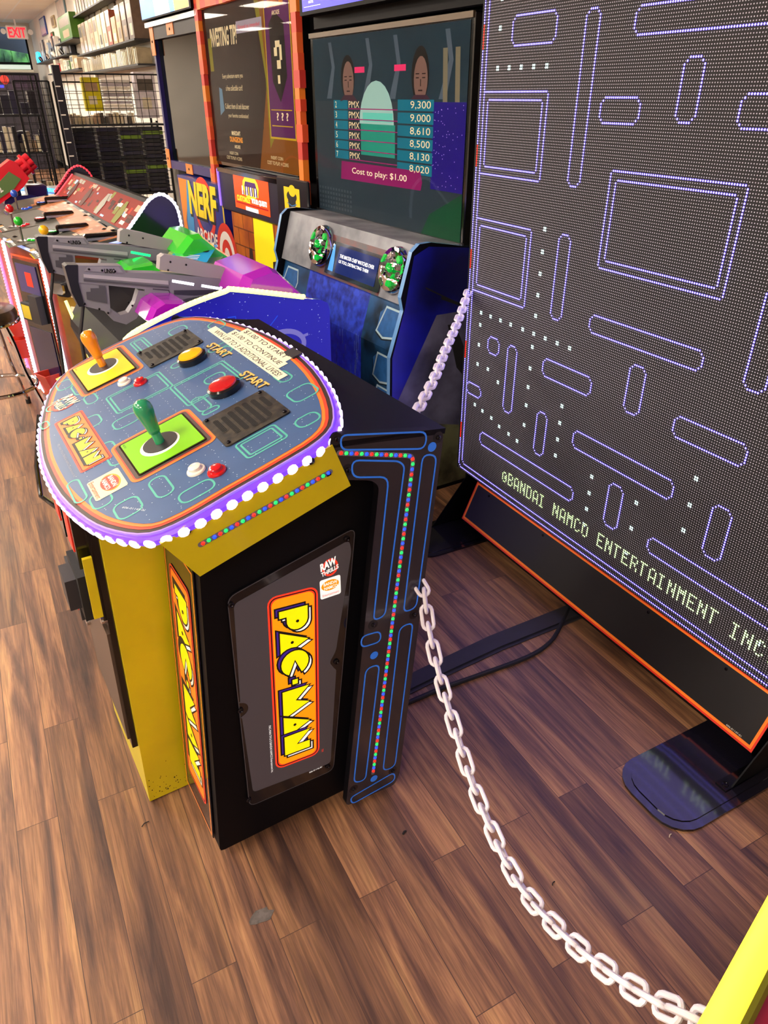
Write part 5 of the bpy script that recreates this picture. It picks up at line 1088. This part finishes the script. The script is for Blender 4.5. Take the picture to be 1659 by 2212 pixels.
for k in range(9): boxthing('flat_case', 'pale flat case stacked behind the yellow pack', 'case', 1.68, 2.0, 10.15, 10.4, 1.5+.036*k, 1.53+.036*k, PAL['pale'][k % 5], 'pale cases stacked on the rack')
for z0, cnt in ((.985, 8), (.605, 8)):
    for s_ in range(4):
        for k in range(cnt): boxthing('console_box', 'dark flat box in the stacks behind the wire grid', 'box', 1.26+.27*s_, 1.50+.27*s_, 10.14, 10.5, z0+.043*k, z0+.039+.043*k, PAL['dark'][(k+s_) % 5] if (k, s_) not in ((5, 2), (6, 3)) else '6a8a1c', 'dark boxes stacked on the rack')
for k in range(17): x = 1.26+.044*k; boxthing('game_case', 'pale case spine in the row on the upper rack shelf', 'case', x, x+.03, 10.14, 10.36, 1.365, 1.365+rn.uniform(.07, .12), rn.choice(PAL['mix']), 'cases along the upper rack shelf')
for k in range(26): x = 1.26+.04*k; boxthing('game_case', 'small pale case in the row on the lowest rack shelf', 'case', x, x+.026, 10.14, 10.3, .27, .27+rn.uniform(.14, .2), rn.choice(PAL['mix']), 'cases along the lowest rack shelf')
shelving('black shelving unit of mixed packs behind the left wire rack', .1, 1.06, 11.3, 11.8, (1.45, 1.02, .55))
for k in range(18): x = .12+.052*k; boxthing('figure_pack', 'glossy pale pack in the crowded row behind the left rack', 'pack', x, x+.04, 11.35, 11.5, 1.025, 1.025+rn.uniform(.1, .3), rn.choice(PAL['mix']+PAL['dark']), 'packs behind the left rack')
for k in range(9): x = .12+.105*k; boxthing('console_box', 'dark box on the left rack shelf under the window', 'box', x, x+.09, 11.35, 11.6, 1.455, 1.455+rn.uniform(.12, .26), rn.choice(PAL['dark']), 'dark boxes behind the left rack')
for k in range(12): x = .12+.078*k; boxthing('figure_pack', 'pale pack on the lowest shelf of the left rack', 'pack', x, x+.06, 11.35, 11.5, .555, .555+rn.uniform(.1, .3), rn.choice(PAL['mix']), 'packs low behind the left rack')
g = G(); g.lathe([(.0, 0), (.14, 0), (.17, .08), (.15, .18), (.08, .23), (0, .24)], mat('violet_grey_bag', '4a4468', .5), seg=20); tag(g.build('round_case', None, (.82, 11.66, 1.023)), 'rounded violet grey case on the left rack', 'case')
# far dark machine below the window
g = G(); g.box(-.2, 2.25, 22.4, 23.4, 0, 2.15, mat('far_machine_dark', '1a1424', .4)); sh = Sheet(g, (-.2, 22.4, 0), (1, 0, 0), (0, 0, 1)); sh.rect(.1, 1.8, 2.4, 2.12, mat('far_violet', '2c1434', .5), .002); sh.stroke([(.9, 1.86), (1.6, 1.86)], .05, mat('far_neon', '3030ff', .4, em=2, emcol='2828ff'), .01, False); sh.poly(circ(1.65, 2.0, .1, 12), RED, .01); tag(g.build('far_machine'), 'long dark machine with a blue neon line under the far window', 'arcade machine')
# exit sign
EX = thing('exit_sign', 'white exit sign with red letters and two lamp heads below the ceiling', 'exit sign', (2.02, 23.1, 3.02))
g = G(); g.box(-.24, .24, -.03, .03, -.14, .14, WHITE, .02); g.build('housing', EX)
g = G(); sh = Sheet(g, (-.2, -.031, -.11), (1, 0, 0), (0, 0, 1)); sh.text('EXIT', .0, .0, .4, .21, mat('exit_red', 'ff2838', .4, em=1.6, emcol='ff2030'), .003, .03); g.build('lettering', EX)
for s_ in (-1, 1): g = G(); g.lathe([(.035, -.04), (.055, 0), (.06, .04), (0, .045)], WHITE, (s_*.31, 0, .01), (0, -1, 0), 14); g.tube([(s_*.23, 0, 0), (s_*.3, 0, 0)], .015, WHITE); g.build('lamp_head', EX)
g = G(); g.tube([(0, 0, .13), (0, 0, .275)], .02, WHITE); g.build('mount', EX)
# ------------------------------------------------------------------ side wall shelves
XS = 2.445
def wshelf(label, y0, y1, z, d=.22): g = G(); g.box(XS-d, XS, y0, y1, z-.02, z, SHM); return tag(g.build('wall_shelf'), label, 'shelf')
wshelf('long black wall shelf holding tall cream boxes', 10.6, 15.4, 2.26); wshelf('long black wall shelf below the tall cream boxes', 10.6, 15.3, 2.0); wshelf('far black wall shelf with controllers', 16.6, 22.2, 2.34); wshelf('far lower black wall shelf with small boxes', 15.5, 20.2, 2.08)
wshelf('high black wall shelf near the ceiling', 11.0, 15.6, 2.79); wshelf('short black wall shelf under the green box', 15.0, 17.4, 2.50, .3)
for k in range(12): y = 14.9-.36*k; boxthing('boxed_game', 'tall cream box in the row on the wall shelf', 'box', XS-.2, XS-.01, y-.29, y, 2.262, 2.262+(.4 if k not in (8,) else .3), rn.choice(('dccfae', 'd4c4a0', 'c8b894', 'e0d6bc', 'b49a78') if k < 7 else ('9a4a34', '6a5444', 'c8a878', 'dccfae')), 'tall cream boxes on the wall shelf', 'w')
for k in range(44): y = 15.2-.104*k; boxthing('game_case', 'slim cream case in the lower wall row', 'case', XS-.2, XS-.02, y-.05, y, 2.002, 2.002+rn.uniform(.15, .2), rn.choice(('e8e0c8', 'd8ccb0', 'c8b890', 'f0ead8', 'a89878')), 'slim cases along the lower wall shelf', None)
for k in range(15): y = 15.05-.27*k; boxthing('boxed_game', 'tall pale box standing on the high wall shelf', 'box', XS-.18, XS-.01, y-.2, y, 2.792, 2.792+rn.uniform(.34, .45), rn.choice(('dcd0b0', 'c4b490', 'e8e0cc', '7a6a58')), 'tall boxes on the high wall shelf', 'w')
for k in range(7): y = 15.0-.56*k; boxthing('boxed_game', 'cream box hanging between the tall boxes and the high shelf', 'box', XS-.06, XS-.005, y-.4, y, 2.68, 2.77, rn.choice(('e0d8c0', 'c8c0a8', '8a8478')), 'flat cream boxes under the high shelf')
boxthing('boxed_game', 'large green box on the short wall shelf', 'box', XS-.28, XS-.02, 15.1, 16.6, 2.502, 2.86, '4a7a1c', None, 'w')
for k in range(12): y = 21.7-.42*k; boxthing('boxed_game', 'upright pale box on the far wall shelf', 'box', XS-.1, XS-.02, y-.22, y, 2.342, 2.342+rn.uniform(.2, .44), rn.choice(('b8b8c0', '3a3a48', 'd8d0c0', '8a9ab0', 'e0dcd4', '2a2a34')), 'boxes on the far wall shelf', 'w')
for k in range(9): y = 20.0-.5*k; boxthing('boxed_game', 'small box on the far lower wall shelf', 'box', XS-.2, XS-.02, y-.36, y, 2.082, 2.082+rn.uniform(.14, .24), ('d8ccb8', 'c8b0a0', 'e0d8c8', 'b81820', 'dcd0b0', 'e8e4d8', '4a6a2c', 'd8c8a0', 'c4a888')[k], 'small boxes on the far lower shelf', 'w')
def frame(label, y0, y1, z0, z1, c1, c2): 
    g = G(); g.box(-.03, 0, 0, y1-y0, 0, z1-z0, stockm(c1), .004); sh = Sheet(g, (-.03, y1-y0, 0), (0, -1, 0), (0, 0, 1)); sh.rect(.05, .03, y1-y0-.05, z1-z0-.03, stockm(c2), .001); tag(g.build('wall_picture', None, (XS, y0, z0)), label, 'picture')
frame('blue bordered framed picture on the side wall near the window corner', 20.6, 21.6, 2.86, 3.2, '1c3c8c', 'b8c8d8'); frame('pale blue and red framed picture high on the side wall', 17.2, 18.3, 2.88, 3.27, '6a8894', 'c8b8b0'); frame('small cream card on the side wall between two pictures', 19.0, 19.5, 2.9, 3.1, 'c8b890', '8a7458'); frame('narrow green and red card on the side wall', 19.6, 20.0, 2.62, 2.85, '2c5c28', 'a03020')
PADM = mat('controller_black', '1a1a1e', .3); 
for k, y in enumerate((21.4, 20.0, 18.9, 17.6)):
    g = G(); g.tube([(0, -.1, .02), (-.03, -.06, .08), (-.03, .06, .08), (0, .1, .02)], [.02, .035, .035, .02], (PADM, CHROME, WHITE, PADM)[k], 8); tag(g.build('game_controller', None, (XS-.16, y, 2.345)), ('black game controller at the far end of the wall shelf', 'chrome game controller on the far wall shelf', 'white game controller on the far wall shelf', 'black game controller nearest on the far wall shelf')[k], 'controller')
g = G(); g.lathe([(.0, 0), (.06, 0), (.07, .1), (.05, .22), (0, .24)], mat('cyan_light', '30c0ff', .3, em=2, emcol='30b8ff')); tag(g.build('glowing_lamp', None, (2.3, 22.05, 2.345)), 'small glowing cyan lamp in the corner by the far window', 'lamp')
